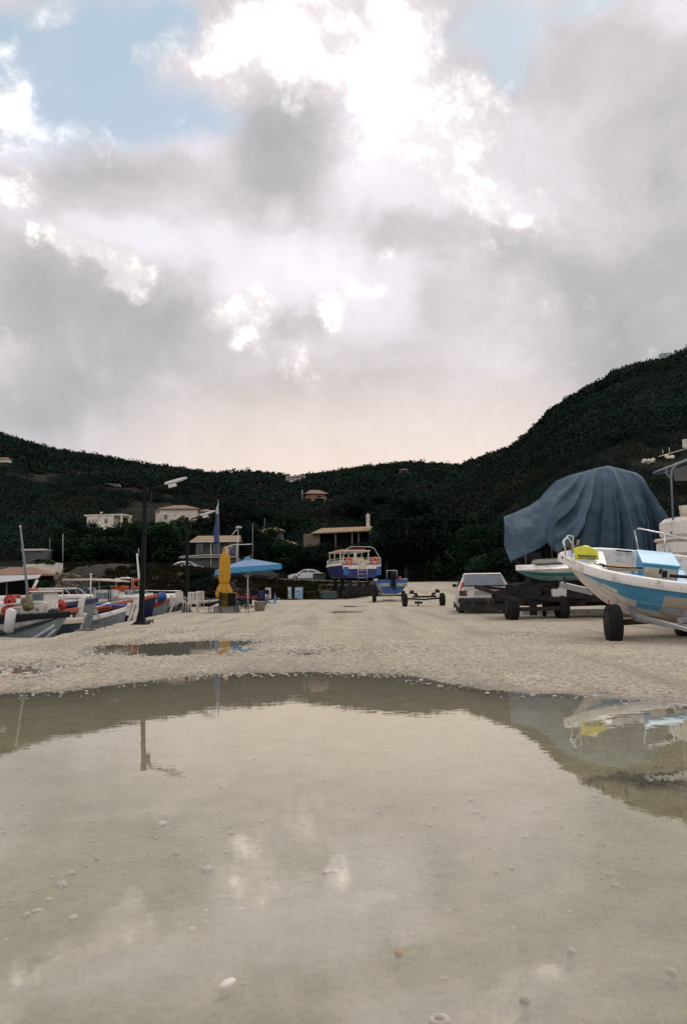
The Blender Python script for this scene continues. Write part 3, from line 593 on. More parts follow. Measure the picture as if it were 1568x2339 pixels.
def tree_proto(seed, kind, leafm_):
    rs = np.random.default_rng(seed)
    o = thing('tree', '', 'tree')
    t = MB(); H = 1.0; cl = []
    if kind == 'round':
        t.tube([(0, 0, -.05), (.01, 0, .2), (.02, .01, .42), (.0, .02, .6)], [.045, .034, .026, .012], 8)
        for k in range(6):
            a = k * 1.05 + rs.uniform(-.3, .3); t.tube([(.01, 0, .25 + .03 * k), (.12 * math.cos(a), .12 * math.sin(a), .42 + .04 * k), (.25 * math.cos(a), .25 * math.sin(a), .55 + .04 * k)], [.018, .012, .005], 6)
        for k in range(17):
            a = rs.uniform(0, 6.28); rr = rs.uniform(.08, .36); z = rs.uniform(.30, .86); s = rs.uniform(.12, .22) * (1.1 - .4 * abs(z - .55)); cl.append((rr * math.cos(a), rr * math.sin(a), z, s, s, s * .8))
        V = leaf_cloud(rs, 3600, cl, .024)
    elif kind == 'bush':
        t.tube([(0, 0, -.05), (0, 0, .2), (.03, 0, .4)], [.04, .03, .01], 7)
        for k in range(4):
            a = k * 1.57 + .3; t.tube([(0, 0, .08), (.16 * math.cos(a), .16 * math.sin(a), .3), (.28 * math.cos(a), .28 * math.sin(a), .45)], [.02, .013, .005], 6)
        for k in range(15):
            a = rs.uniform(0, 6.28); rr = rs.uniform(.0, .48); z = rs.uniform(.12, .7) * (1 - rr * .5); s = rs.uniform(.16, .27); cl.append((rr * math.cos(a), rr * math.sin(a), z, s, s, s * .85))
        V = leaf_cloud(rs, 3600, cl, .028)
    t.build('trunk', barkm, o)
    c = np_mesh('crown', V, np.arange(len(V)).reshape(-1, 3), [leafm_], tri=True); c.parent = o
    return o
_protos = [tree_proto(1, 'round', leafdark), tree_proto(2, 'round', leafmid), tree_proto(3, 'bush', leafdark), tree_proto(4, 'bush', leafmid), tree_proto(5, 'round', leafdark)]
_used = [False] * 5
def tree(px_, ybase, D, w_, h_, kind, label, group=None):
    p = at(px_, ybase, D); z = p.z
    if D > 125: D1 = min(hill_hit(px_, ybase), 400); w_ *= D1 / D; h_ *= D1 / D; D = D1; p = at(px_, ybase, D); z = p.z
    sc = (w_ * random.uniform(.95, 1.05), w_, h_)
    if not _used[kind]: o = _protos[kind]; _used[kind] = True; o['label'] = label; 
    else: o = dup(_protos[kind], (0, 0, 0), 0, label)
    if 'group' in o: del o['group']
    if group: o['group'] = group
    o.location = (p.x, p.y, z); o.rotation_euler = (0, 0, random.uniform(0, 6)); o.scale = sc
    return o
ORD = ['leftmost', 'second from the left', 'third from the left', 'fourth from the left', 'fifth from the left', 'sixth from the left', 'seventh from the left', 'eighth from the left', 'ninth from the left', 'tenth from the left', 'eleventh from the left', 'twelfth from the left', 'thirteenth from the left', 'fourteenth from the left', 'rightmost']
def grove(L_, lab, grp):
    L_ = sorted(L_)
    for i_, a in enumerate(L_): tree(*a, lab + ', ' + ('rightmost' if i_ == len(L_) - 1 else ORD[i_]), grp)
# belt of trees at the foot of the hills: (x, y of base, distance, width m, height m, kind)
grove([(140, 1275, 128, 9, 6.5, 3), (185, 1265, 132, 9, 6, 4), (232, 1262, 136, 10, 5.5, 3), (275, 1268, 130, 10, 6, 2), (318, 1270, 128, 9, 7, 3), (165, 1290, 118, 9, 5, 2), (215, 1290, 118, 10, 5.5, 3), (262, 1290, 118, 9, 5.5, 2), (385, 1285, 124, 10, 7.5, 3), (350, 1290, 120, 8, 6, 4)], 'leafy green tree in the belt below the white hillside villas', 'trees below the white villas')
grove([(375, 1232, 150, 4, 3.4, 1), (398, 1230, 152, 3.4, 3.8, 1), (420, 1228, 151, 2.6, 4.0, 1), (452, 1225, 150, 5, 3.6, 4), (485, 1225, 150, 6, 4.6, 1), (425, 1250, 140, 8, 3.4, 3)], 'tree growing against the big white tiled house', 'trees hugging the big white house')
grove([(95, 1340, 66, 1.2, .7, 3), (455, 1345, 72, 3.6, 2.3, 2), (478, 1350, 68, 3, 1.6, 2)], 'low dark shrub on the beach bank', 'shrubs on the beach bank')
grove([(560, 1300, 112, 7, 6.5, 0), (600, 1300, 114, 7, 6.5, 1), (645, 1300, 113, 7, 5.2, 3), (690, 1305, 112, 8, 4.6, 2), (735, 1300, 115, 8, 5, 2), (535, 1255, 140, 8, 9, 4), (590, 1250, 145, 8, 7, 0), (660, 1225, 150, 9, 5, 3)], 'bushy tree behind the blue parasol and the parked white saloon', 'trees behind the white saloon')
grove([(780, 1308, 108, 8, 4, 2), (830, 1305, 112, 9, 5.5, 2), (885, 1318, 108, 8, 7, 1), (930, 1322, 106, 10, 9, 4), (975, 1322, 107, 9, 7.5, 1), (1020, 1325, 104, 10, 9, 4), (1065, 1325, 100, 9, 8, 3), (1110, 1325, 98, 9, 7, 1), (905, 1290, 122, 10, 10, 2), (960, 1290, 124, 11, 11, 0), (1010, 1290, 120, 11, 11, 2), (870, 1270, 132, 9, 8, 4), (1150, 1330, 84, 8, 7, 2), (800, 1205, 170, 9, 6, 4), (850, 1200, 168, 9, 7, 0)], 'dark dense tree in the wood behind the two blue boats', 'trees behind the blue boats')
grove([(1165, 1325, 64, 5, 3.4, 2), (1125, 1330, 66, 4, 3, 3), (1200, 1330, 66, 6, 4, 2)], 'low dark tree beside the slate-blue covered boat', 'low trees beside the covered boat')

# ---------------------------------------------------------------- buildings
def window(b, c, sx, sz, depth=.08, m_=None, parent=None, frame=None):
    f = MB(); t = .07; x, y, z = c
    for (cx, cz, w_, h_) in ((0, sz / 2, sx + t, t), (0, -sz / 2, sx + t, t), (-sx / 2, 0, t, sz - t), (sx / 2, 0, t, sz - t), (0, 0, t * .6, sz - t)):
        f.box((x + cx, y - .02, z + cz), (w_, depth, h_))
    fo = f.build('window', frame or plaster, parent); g = MB(); g.box((x, y - .002, z), (sx - .02, .03, sz - .02)); g.build('pane', m_ or glass, fo)
def hip_roof(b, x0, x1, y0, y1, z, h, over=.35, ridge=.35):
    x0 -= over; x1 += over; y0 -= over; y1 += over; r = (y1 - y0) * ridge if (x1 - x0) > (y1 - y0) else (y1 - y0) * .4
    ym = (y0 + y1) / 2; ra, rb = x0 + min(r * 1.2, (x1 - x0) * .45), x1 - min(r * 1.2, (x1 - x0) * .45)
    v = [(x0, y0, z), (x1, y0, z), (x1, y1, z), (x0, y1, z), (ra, ym, z + h), (rb, ym, z + h), (x0, y0, z - .15), (x1, y0, z - .15), (x1, y1, z - .15), (x0, y1, z - .15)]
    b.add(v, [(0, 1, 5, 4), (1, 2, 5), (2, 3, 4, 5), (3, 0, 4), (6, 7, 1, 0), (7, 8, 2, 1), (8, 9, 3, 2), (9, 6, 0, 3), (9, 8, 7, 6)])
    return (ra, rb, ym)
def sc_at(D): return D / FPX      # metres per picture unit at distance D

# 1 flat-roofed modern villa
D0_ = 172.; D = hill_hit(236, 1216); p = at(236, 1213, D); hs = D / D0_; k = sc_at(D)
h = thing('house', 'white flat-roofed modern villa with a deep porch, left hillside', 'house', p, (0, 0, R_(-8))); h.scale = (hs,) * 3
b = MB(); Wd = 8.4; b.box((-.8, 2.5, 1.7), (5.6, 5, 3.0)); b.box((0, 2.5, 3.35), (Wd, 5.2, .32)); b.box((3.95, .05, 1.75), (.35, .35, 2.9)); b.box((2.05, .05, 1.75), (.35, .3, 2.9)); b.box((2.8, 4.4, 1.75), (2.7, .9, 2.9)); b.box((0, 1.6, .02), (9.2, 6.2, .36)); b.box((-3.8, -.3, .3), (1.8, 1.4, .8)); b.box((-2.2, 1.5, -1.3), (3.4, 4, 2.4)); b.build('wall', plaster, h)
for x_ in (-3.0, -2.2, -1.6): window(None, (x_, -.01, 2.3), .42, .42, parent=h)
window(None, (.6, -.01, 2.05), .7, 1.0, parent=h)
b = MB(); b.box((2.9, 3.9, 1.7), (1.6, .1, 2.3)); b.build('glass_door', glass, h)
b = MB(); b.tube([(-1.4, 2, 3.5), (-1.4, 2, 4.0)], .05); b.lathe((-1.3, 1.9, 4.0), [(.05, -.1), (.35, .1), (.38, .14), (.3, .12)], 12); b.build('satellite_dish', whitetube, h)
b = MB(); b.box((-1.2, -.9, -1.7), (4.2, .5, 1.0), bev=.15)
tag(b.build('flower_hedge', mat('bougainvillea', (.13, .03, .035), .9, .6, 3, bump=1, bscale=8)), 'dark red flowering hedge below the flat-roofed villa', 'hedge').matrix_world = Matrix.Translation(p) @ Matrix.Scale(hs, 4)
# 2 big white house with tiled hip roofs
D0_ = 158.; D = hill_hit(415, 1203); p = at(415, 1200, D); hs = D / D0_
h = thing('house', 'large white two-storey house with terracotta hip roof behind trees', 'house', p, (0, 0, R_(6))); h.scale = (hs,) * 3
b = MB(); b.box((-.6, 3, 1.0), (7.2, 6, 4.2)); b.box((3.6, 3.4, .7), (3.4, 5, 3.6)); b.box((-4.6, 2.6, 1.2), (.8, 3.4, 3.0)); b.build('wall', plaster, h)
b = MB(); hip_roof(b, -4.2, 3.0, 0, 6, 3.2, .95); hip_roof(b, 3.0, 5.8, .9, 5.9, 2.75, .6); hip_roof(b, -5.1, -4.2, .9, 4.3, 2.8, .35, .2); b.build('roof', tile, h)
for x_, z_ in ((-3.0, 1.6), (.2, 1.5), (4.3, 1.3)): window(None, (x_, -.01 if x_ < 3 else .88, z_), .7, 1.0, parent=h)
# 3 beach house with balcony
D = 104; p = at(480, 1309, D); 
h = thing('house', 'two-storey beach house with orange tiled roof, white balcony and terrace', 'house', p, (0, 0, R_(3)))
b = MB(); b.box((.6, 3.2, 3.1), (5.0, 4.5, 2.3)); b.box((.2, 2.9, .9), (6.6, 5.4, 1.9)); b.build('wall', greyplaster, h)
b = MB(); x0, x1 = -2.4, 3.6; b.add([(x0, -.3, 4.05), (x1, -.3, 4.05), (x1, 3, 4.85), (x0 + .5, 3, 4.85), (x0, -.3, 3.97), (x1, -.3, 3.97), (x1, 6, 4.0), (x0, 6, 4.0)], [(0, 1, 2, 3), (4, 5, 1, 0), (2, 6, 7, 3), (1, 5, 6, 2), (4, 0, 3, 7), (4, 7, 6, 5)]); b.build('roof', tilelight, h)
b = MB(); b.box((.6, -.38, 3.92), (6.1, .1, .16)); b.build('gutter', whitetube, h)
b = MB(); b.box((-.3, .2, 1.98), (7.0, 1.1, .2)); b.build('balcony', concrete, h)
b = MB()
for x_ in (.1, 3.3): b = MB(); b.tube([(x_, -.1, -.2), (x_, -.1, 3.9)], .05); b.build('balcony_post', whitetube, h)
b = MB(); b.tube([(-3.6, -.3, 2.1), (-.9, -.3, 2.25), (2.4, -.3, 2.25), (2.4, -.3, 3.0), (2.75, -.3, 3.0), (2.75, -.3, 3.5)], .045); b.build('handrail', whitetube, h)
for x_ in (-1.4, .6, 2.6): window(None, (x_, .93, 3.1), .9, 1.3, parent=h, frame=greyplaster)
window(None, (-1.6, .18, .9), 1.3, 1.1, parent=h, frame=greyplaster)
# 4 low tavern with sun bleached tiles
D = 116; p = at(770, 1262, D)
h = thing('house', 'long low tavern with sun-bleached tiled roof and a pale chimney', 'house', p, (0, 0, R_(-3)))
b = MB(); b.box((-3.6, 1.8, 1.2), (2.3, 3, 3.0)); b.build('end_wall', mat('peach_plaster', (.24, .19, .14), .9, .12, 1, dirt=(.1, .09, .07), damt=.4), h)
b = MB(); b.box((1.6, 3, 1.2), (8, 3, 2.8)); b.build('wall', shadowm, h)  # solid box coloured near-black as the shade under the porch
b = MB(); b.add([(-3.6, -.6, 2.75), (4.4, -.6, 3.0), (5.0, 2.4, 3.75), (-2.3, 2.4, 3.6), (-3.6, -.6, 2.6), (4.4, -.6, 2.85), (5, 5, 2.8), (-3, 5, 2.7)], [(0, 1, 2, 3), (4, 5, 1, 0), (1, 5, 6, 2), (3, 2, 6, 7), (4, 0, 3, 7)]); b.build('roof', tilelight, h)
b = MB(); b.box((4.3, 1.4, 4.1), (.5, .5, 2.0)); b.box((4.3, 1.4, 5.16), (.62, .62, .12)); b.box((4.3, 1.4, 5.35), (.3, .3, .26)); b.build('chimney', plaster, h)
b = MB()
for x_ in (-.2, 2.1, 3.0, 4.6): b = MB(); b.box((x_, -.3, 1.3), (.14, .14, 2.9)); b.build('porch_post', greywood, h)
b = MB(); b.box((5.9, 1.2, 1.5), (2.2, 2.0, 2.6)); b.box((6.0, 1.2, 2.9), (2.7, 2.4, .12)); b.build('lean_to', mat('blue_grey_sheet', (.10, .13, .14), .8, .3, 2, dirt=(.05, .05, .04), damt=.4), h)
# 5 orange hill house
D0_ = 250.; D = hill_hit(719, 1153); p = at(719, 1150, D); hs = D / D0_
h = thing('house', 'orange plastered house with hip roof half way up the hill', 'house', p, (0, 0, R_(12))); h.scale = (hs,) * 3
b = MB(); b.box((-.6, 2, 1.6), (1.3, 3.8, 3.2)); b.box((.3, 2, 2.3), (5.4, 3.6, 1.5)); b.box((3.2, 2, 1.0), (.8, 3.4, 2.4)); b.box((-2.6, 1, .0), (.8, 2, 1.2)); b.build('wall', orplaster, h)
b = MB(); hip_roof(b, -2.8, 3.6, -.2, 4.2, 3.0, 1.3, .4); b.build('roof', tile, h)
window(None, (1.4, .18, 2.1), 1.3, .8, parent=h, m_=shadowm); window(None, (-.6, .08, 2.3), .5, .5, parent=h, m_=shadowm)
# 6 white villa on the saddle
D0_ = 440.; D = hill_hit(675, 1104); p = at(675, 1101, D); hs = D / D0_
h = thing('house', 'distant white villa with pillared veranda on the ridge saddle', 'house', p); h.scale = (hs,) * 3
b = MB(); b.box((0, 4, 2.2), (9.5, 6, 1.6)); b.box((0, 3, 3.1), (10.4, 7, .35)); b.box((2.2, .4, .45), (12, 1.2, .9))
for x_ in (-4.8, -2.4, 0, 2.4, 4.8): b.box((x_, .1, 1.9), (.45, .45, 2.2))
b.build('wall', mat('far_white_plaster', (.62, .58, .50), .9, .05, 1), h)
b = MB(); b.box((0, 2.6, 1.9), (9.0, .2, 1.5)); b.build('window', shadowm, h)
# 7, 8 tiny houses
D = hill_hit(6, 1058); p = at(6, 1056, D); h = thing('house', 'small tiled cottage high on the left hill at the picture edge', 'house', p); h.scale = (D / 330,) * 3
b = MB(); b.box((0, 2, .8), (4.6, 3, 1.5)); b.box((2.0, .4, .3), (1.2, 1, .9)); b.build('wall', plaster, h); b = MB(); hip_roof(b, -2.4, 2.4, .4, 3.6, 1.5, .8, .3); b.build('roof', tile, h)
D = hill_hit(922, 1083); p = at(922, 1081, D); h = thing('house', 'tiny farmhouse among scrub just under the middle ridge', 'house', p); h.scale = (D / 440,) * 3
b = MB(); b.box((0, 2, 1.0), (4.4, 3, 1.7)); b.box((-2.4, 1, .4), (1.2, 1.6, 1.0)); b.build('wall', greyplaster, h); b = MB(); hip_roof(b, -2.2, 2.2, .4, 3.6, 1.9, .7, .3); b.build('roof', tile, h)
# 9 white pieces high right, ridge-top building
for (x_, y_, w_, lab) in ((1484, 1056, 3.2, 'white rubble heap on the right hill under the road wall'), (1530, 1046, 2.4, 'white parapet fragment beside the road wall on the right hill')):
    D = hill_hit(x_, y_ + 2) - 1; p = at(x_, y_, D); b = MB(); w_ *= D / 150; b.T = Matrix.Scale(D / 150, 4)
    for q in range(7): b.blob((random.uniform(-w_ / 2, w_ / 2), random.uniform(0, 1), random.uniform(0, .5) + .12 * 0), (.9, .8, .6), 7, .25)
    o = tag(b.build('rubble_heap', plaster), lab, 'rubble'); o.location = p
D = hill_hit(1535, 1038) - 3; p = at(1535, 1034, D); b = MB(); b.T = Matrix.Scale(D / 150, 4); b.box((1, 0, .3), (7.5, .25, .14), ry=-R_(15)); b.box((-.6, 0, .55), (.1, .12, .9)); b.box((-1.8, 0, .25), (.08, .12, .7)); b.box((2.4, .4, 1.7), (.6, .6, 1.6))
o = tag(b.build('roadside_rail', plaster), 'thin pale roadside rail climbing the right hill', 'railing'); o.location = p
D = 318; p = at(1523, 816, D); h = thing('house', 'low pale block building on the crest of the right hill', 'house', p); b = MB(); b.box((0, 2, .9), (4.2, 3, 2.0)); b.box((1.2, 2, 2.0), (1.6, 2, .3)); b.build('wall', mat('pale_block', (.42, .45, .44), .9), h); window(None, (-.6, .49, 1.1), .8, .6, parent=h)
D = hill_hit(256, 1112) - 2; p = at(256, 1109, D); b = MB(); b.T = Matrix.Scale(D / 290, 4); b.add([(-3, 0, .9), (2.4, 0, .5), (2.8, 0, -.5), (1.5, 0, -.4), (-3, 2, 1), (2.4, 2, .6), (2.8, 2, -.5), (1.5, 2, -.4)], [(0, 3, 2, 1), (4, 5, 6, 7), (0, 1, 5, 4), (1, 2, 6, 5), (2, 3, 7, 6), (3, 0, 4, 7)])
o = tag(b.build('retaining_wall', stonem), 'grey concrete retaining wall alone on the left hill', 'wall'); o.location = p
# 10 partial roofs among trees in the middle
for (x_, y_, D, w_, lab) in ((610, 1230, 128, 4.6, 'cottage with a pale tiled roof showing over trees left of the tavern'), (655, 1262, 116, 2.2, 'small shed with a tan roof below the tavern'), (588, 1236, 118, 2.0, 'outhouse with pale roof beside the globe lamp')):
    p = at(x_, y_, D); h = thing('cottage', lab, 'house', p); b = MB(); b.box((0, 1.5, .2), (w_, 2.6, 2.0)); b.build('wall', greyplaster, h); b = MB(); hip_roof(b, -w_ / 2, w_ / 2, .2, 2.8, 1.25, .55, .3); b.build('roof', tilelight, h)
    window(None, (0, .18, .3), .6, .7, parent=h, frame=greyplaster)
# 11 shoreline buildings at the left
D = 78; p = at(45, 1345, D)
h = thing('beach_tavern', 'open beach tavern with brown tiled roof and pale awning at the left edge', 'tavern', p, (0, 0, R_(4)))
b = MB(); hip_roof(b, -3.4, 2.2, .6, 4.6, 1.35, .75, .3); b.build('roof', tile, h)
b = MB(); b.add([(-3.8, -1.7, .42), (1.9, -.7, 1.0), (1.9, .6, 1.42), (-3.8, .55, 1.40), (-3.8, -1.7, .35), (1.9, -.7, .93), (1.9, .6, 1.34), (-3.8, .55, 1.32)], [(0, 1, 2, 3), (7, 6, 5, 4), (4, 5, 1, 0), (5, 6, 2, 1), (7, 4, 0, 3)]); b.build('awning', mat('awning_cloth', (.45, .45, .47), .8, .1, 2), h)
b = MB(); b.box((-.6, 3.6, .2), (5.4, 1.6, 2.2)); b.build('wall', shadowm, h)  # back wall coloured near-black as the shade under the awning
for x_ in (-3.2, -1.2, .6): b = MB(); b.tube([(x_, .1, -1.2), (x_, .1, .8)], .07); b.build('post', greywood, h)
D = 92; p = at(92, 1316, D); h = thing('house', 'whitewashed annex with creeper on its roof edge behind the beach tavern', 'house', p)
b = MB(); b.add([(-1.9, 0, -1), (1.5, .6, -1), (1.5, 3, -1), (-1.9, 3, -1), (-1.9, 0, 1.3), (1.5, .6, 1.5), (1.5, 3, 1.5), (-1.9, 3, 1.6)], [(0, 1, 5, 4), (1, 2, 6, 5), (3, 0, 4, 7), (4, 5, 6, 7), (2, 3, 7, 6)]); b.build('wall', plaster, h)
b = MB(); b.add([(-1.9, -.02, 1.34), (-.3, .2, 1.9), (1.6, .5, 1.7), (1.6, 3, 1.6), (-1.9, 3, 1.7)], [(0, 1, 2, 3, 4)])
for q in range(16): b.blob((random.uniform(-.8, 1.6), .4, 1.5 + random.uniform(-.1, .15)), (.5, .5, .25), 6, .3)
b.build('creeper', leafmid, h)
D = 112; p = at(76, 1280, D); h = thing('house', 'grey cottage with flat pale roof above the whitewashed annex', 'house', p)
b = MB(); b.box((0, 2, .5), (2.6, 3, 1.8)); b.build('wall', greyplaster, h); b = MB(); b.box((-.2, 1.9, 1.45), (3.0, 3.4, .22)); b.build('roof', plaster, h)
D = 74; p = at(152, 1340, D); b = MB()
for q in range(150):
    x_ = random.uniform(-1.1, 1.1); z_ = random.uniform(-.3, 1.35) * (1 - .25 * (x_ + 1.1) / 2.2); b.blob((x_, random.uniform(-.15, .15) + z_ * .12, z_), (random.uniform(.16, .34), .3, random.uniform(.12, .22)), 6, .22)
o = tag(b.build('stone_wall', stonem), 'dry stone rubble wall on the shore left of the quay boats', 'wall'); o.location = p

# ---------------------------------------------------------------- poles and lamps
def lamp_post(x, yb, D, lean, label):
    p = gpt(x, yb); o = thing('street_lamp', label, 'street lamp', (p.x, p.y, .01), (0, lean, 0), 'harbour street lamps')
    b = MB(); b.loft([[(-r, -r, z), (r, -r, z), (r, r, z), (-r, r, z)] for r, z in ((.068, .05), (.066, 1.4), (.060, 1.42), (.054, 3.85), (.068, 3.85), (.068, 4.05))]); b.build('pole', black, o)
    b = MB(); b.loft([[(-r, -r, z), (r, -r, z), (r, r, z), (-r, r, z)] for r, z in ((.24, 0), (.24, .03), (.12, .14), (.10, .24))]); b.build('base_plate', black, o)
    b = MB(); b.tube([(.05, 0, 3.62), (.12, 0, 3.9), (.22, 0, 4.0), (.42, 0, 4.05), (.66, 0, 4.13)], [.035, .035, .033, .03, .03]); b.box((.14, 0, 3.75), (.08, .1, .26)); b.build('arm', black, o)
    b = MB(); b.loft([[(x_, -w_, z_ - t_), (x_, w_, z_ - t_), (x_, w_ * .8, z_ + t_), (x_, -w_ * .8, z_ + t_)] for x_, w_, z_, t_ in ((.56, .07, 4.14, .025), (.62, .11, 4.16, .038), (1.05, .11, 4.29, .036), (1.19, .08, 4.33, .02))]); b.build('lamp_head', mat('lamp_housing', (.62, .62, .6), .4), o)
    b = MB(); b.box((.78, 0, 4.10), (.22, .14, .09), ry=-R_(16)); b.build('control_box', whitetube, o)
    return o
lamp_post(322, 1430, 24, R_(1.6), 'near tall black street lamp with tilted white head by the quay edge')
lamp_post(427, 1401, 35, R_(0), 'farther black street lamp standing beside the white plastic chair')
def pole(name, x, y0, y1, D, r, m_, label, x1=None, cat='pole'):
    a = at(x, y0, D); c = at(x1 or x, y1, D); o = MB(); o.tube([(0, 0, 0), c - a], [r, r * .8], 7); return tag(o.build(name, m_), label, cat), a
def pole_(name, x, y0, y1, D, r, m_, label, x1=None, cat='pole'):
    o, a = pole(name, x, y0, y1, D, r, m_, label, x1, cat); o.location = a; return o
greypole = mat('grey_pole', (.14, .16, .17), .6, .15, 5)
pole_('utility_pole', 577, 1330, 1196, 88, .05, greypole, 'plain grey pole rising behind the blue parasol')
pole_('utility_pole', 606, 1270, 1183, 116, .05, greypole, 'thin dark utility pole right of the globe lamp', 604)
pole_('utility_pole', 690, 1148, 1119, 250, .13, mat('pale_pole', (.4, .45, .43), .7), 'pale pole left of the orange hill house')
pole_('utility_pole', 114, 1276, 1230, 110, .06, greypole, 'grey pole above the whitewashed annex')
pole_('utility_pole', 144, 1284, 1220, 110, .07, mat('pale_green_pole', (.3, .36, .34), .7), 'pale green pole above the dry stone wall')
pole_('utility_pole', 98, 1136, 1102, 260, .1, mat('far_pole', (.08, .085, .09), .8), 'faint grey pylon standing on the left hillside')
pole_('utility_pole', 317, 1272, 1252, 100, .05, mat('pale_pole', (.4, .45, .43), .7), 'short white post behind the near street lamp', 317)
a = at(544, 1305, 96); o = thing('street_lamp', 'slim road lamp with round pale globe head above the parasols', 'street lamp', a)
b = MB(); b.tube([(0, 0, 0), (0, 0, 4.95)], [.04, .03]); b.build('pole', whitetube, o)
b = MB(); b.blob((.08, 0, 5.05), (.75, .5, .32), 10, .03); b.build('lamp_head', mat('frosted_globe', (.5, .5, .46), .5), o)
b = MB(); b.tube([(-.1, 0, 4.9), (-.8, 0, 4.1)], .05); b.build('bracket', whitetube, o)
b = MB(); b.tube([(-1.5, 0, 2.75), (-.6, 0, 3.05), (1.6, 0, 3.1)], .05); b.box((-1.2, 0, 2.82), (.8, .12, .08), ry=-R_(18)); b.build('cross_arm', whitetube, o)
# flag
p = gpt(503, 1387); o = thing('flagpole', 'tall flagpole with furled blue and white flag behind the amber parasol', 'flagpole', (p.x, p.y, 0), (0, R_(-1.0), 0))
b = MB(); b.tube([(0, 0, 0), (0, 0, 5.85)], [.03, .016]); b.build('pole', greypole, o)
def furled(z0, z1, w0, w1, seed):
    rr = random.Random(seed); rings = []
    for i in range(18):
        t = i / 17; z = z0 + (z1 - z0) * t; w_ = w0 + (w1 - w0) * t; c = -w_ * .95 + .02 * math.sin(t * 9 + seed); rings.append([(c + w_ * (.75 + .25 * math.sin(5 * a + 7 * t + seed)) * math.cos(a), w_ * .6 * math.sin(a), z) for a in [2 * math.pi * k_ / 14 for k_ in range(14)]])
    return rings
b = MB(); b.loft(furled(3.5, 5.0, .17, .09, 1), sm=True); b.loft(furled(5.0, 5.8, .09, .01, 1), sm=True); f0 = b.build('flag', [flagm, mat('flag_white', (.5, .5, .5), .8)], o)
for pol in f0.data.polygons:
    if pol.center.z > 5.05: pol.material_index = 1

# ---------------------------------------------------------------- wheels, trailers
def wheel(parent, c, r, w_, axis=(0, 1, 0), rim=None, name='wheel'):
    c = Vector(c); ax = Vector(axis).normalized(); b = MB(); n = 28; rings = []
    u_ = ax.cross(Vector((0, 0, 1))).normalized(); v_ = ax.cross(u_)
    for (t, q) in ((-.5, .62), (-.5, .86), (-.42, .96), (-.28, 1), (.28, 1), (.42, .96), (.5, .86), (.5, .62)):
        rings.append([c + ax * w_ * t + (u_ * math.cos(2 * math.pi * k_ / n) + v_ * math.sin(2 * math.pi * k_ / n)) * r * q * (1 + (.012 if (k_ % 2 and q > .9) else 0)) for k_ in range(n)])
    b.loft(rings, True, False, True); o = b.build(name, rubber, parent)
    b = MB(); rings = []
    for (t, q) in ((-.5, .62), (-.3, .58), (-.22, .2), (-.42, .18), (-.42, .02)): rings.append([c + ax * w_ * t + (u_ * math.cos(2 * math.pi * k_ / n) + v_ * math.sin(2 * math.pi * k_ / n)) * r * q for k_ in range(n)])
    b.loft(rings, True, True, True); rings = [[c * 2 - p_ for p_ in rg] for rg in rings]; b.loft(rings, True, True, True)
    b.build('rim', rim or rimm, o); return o

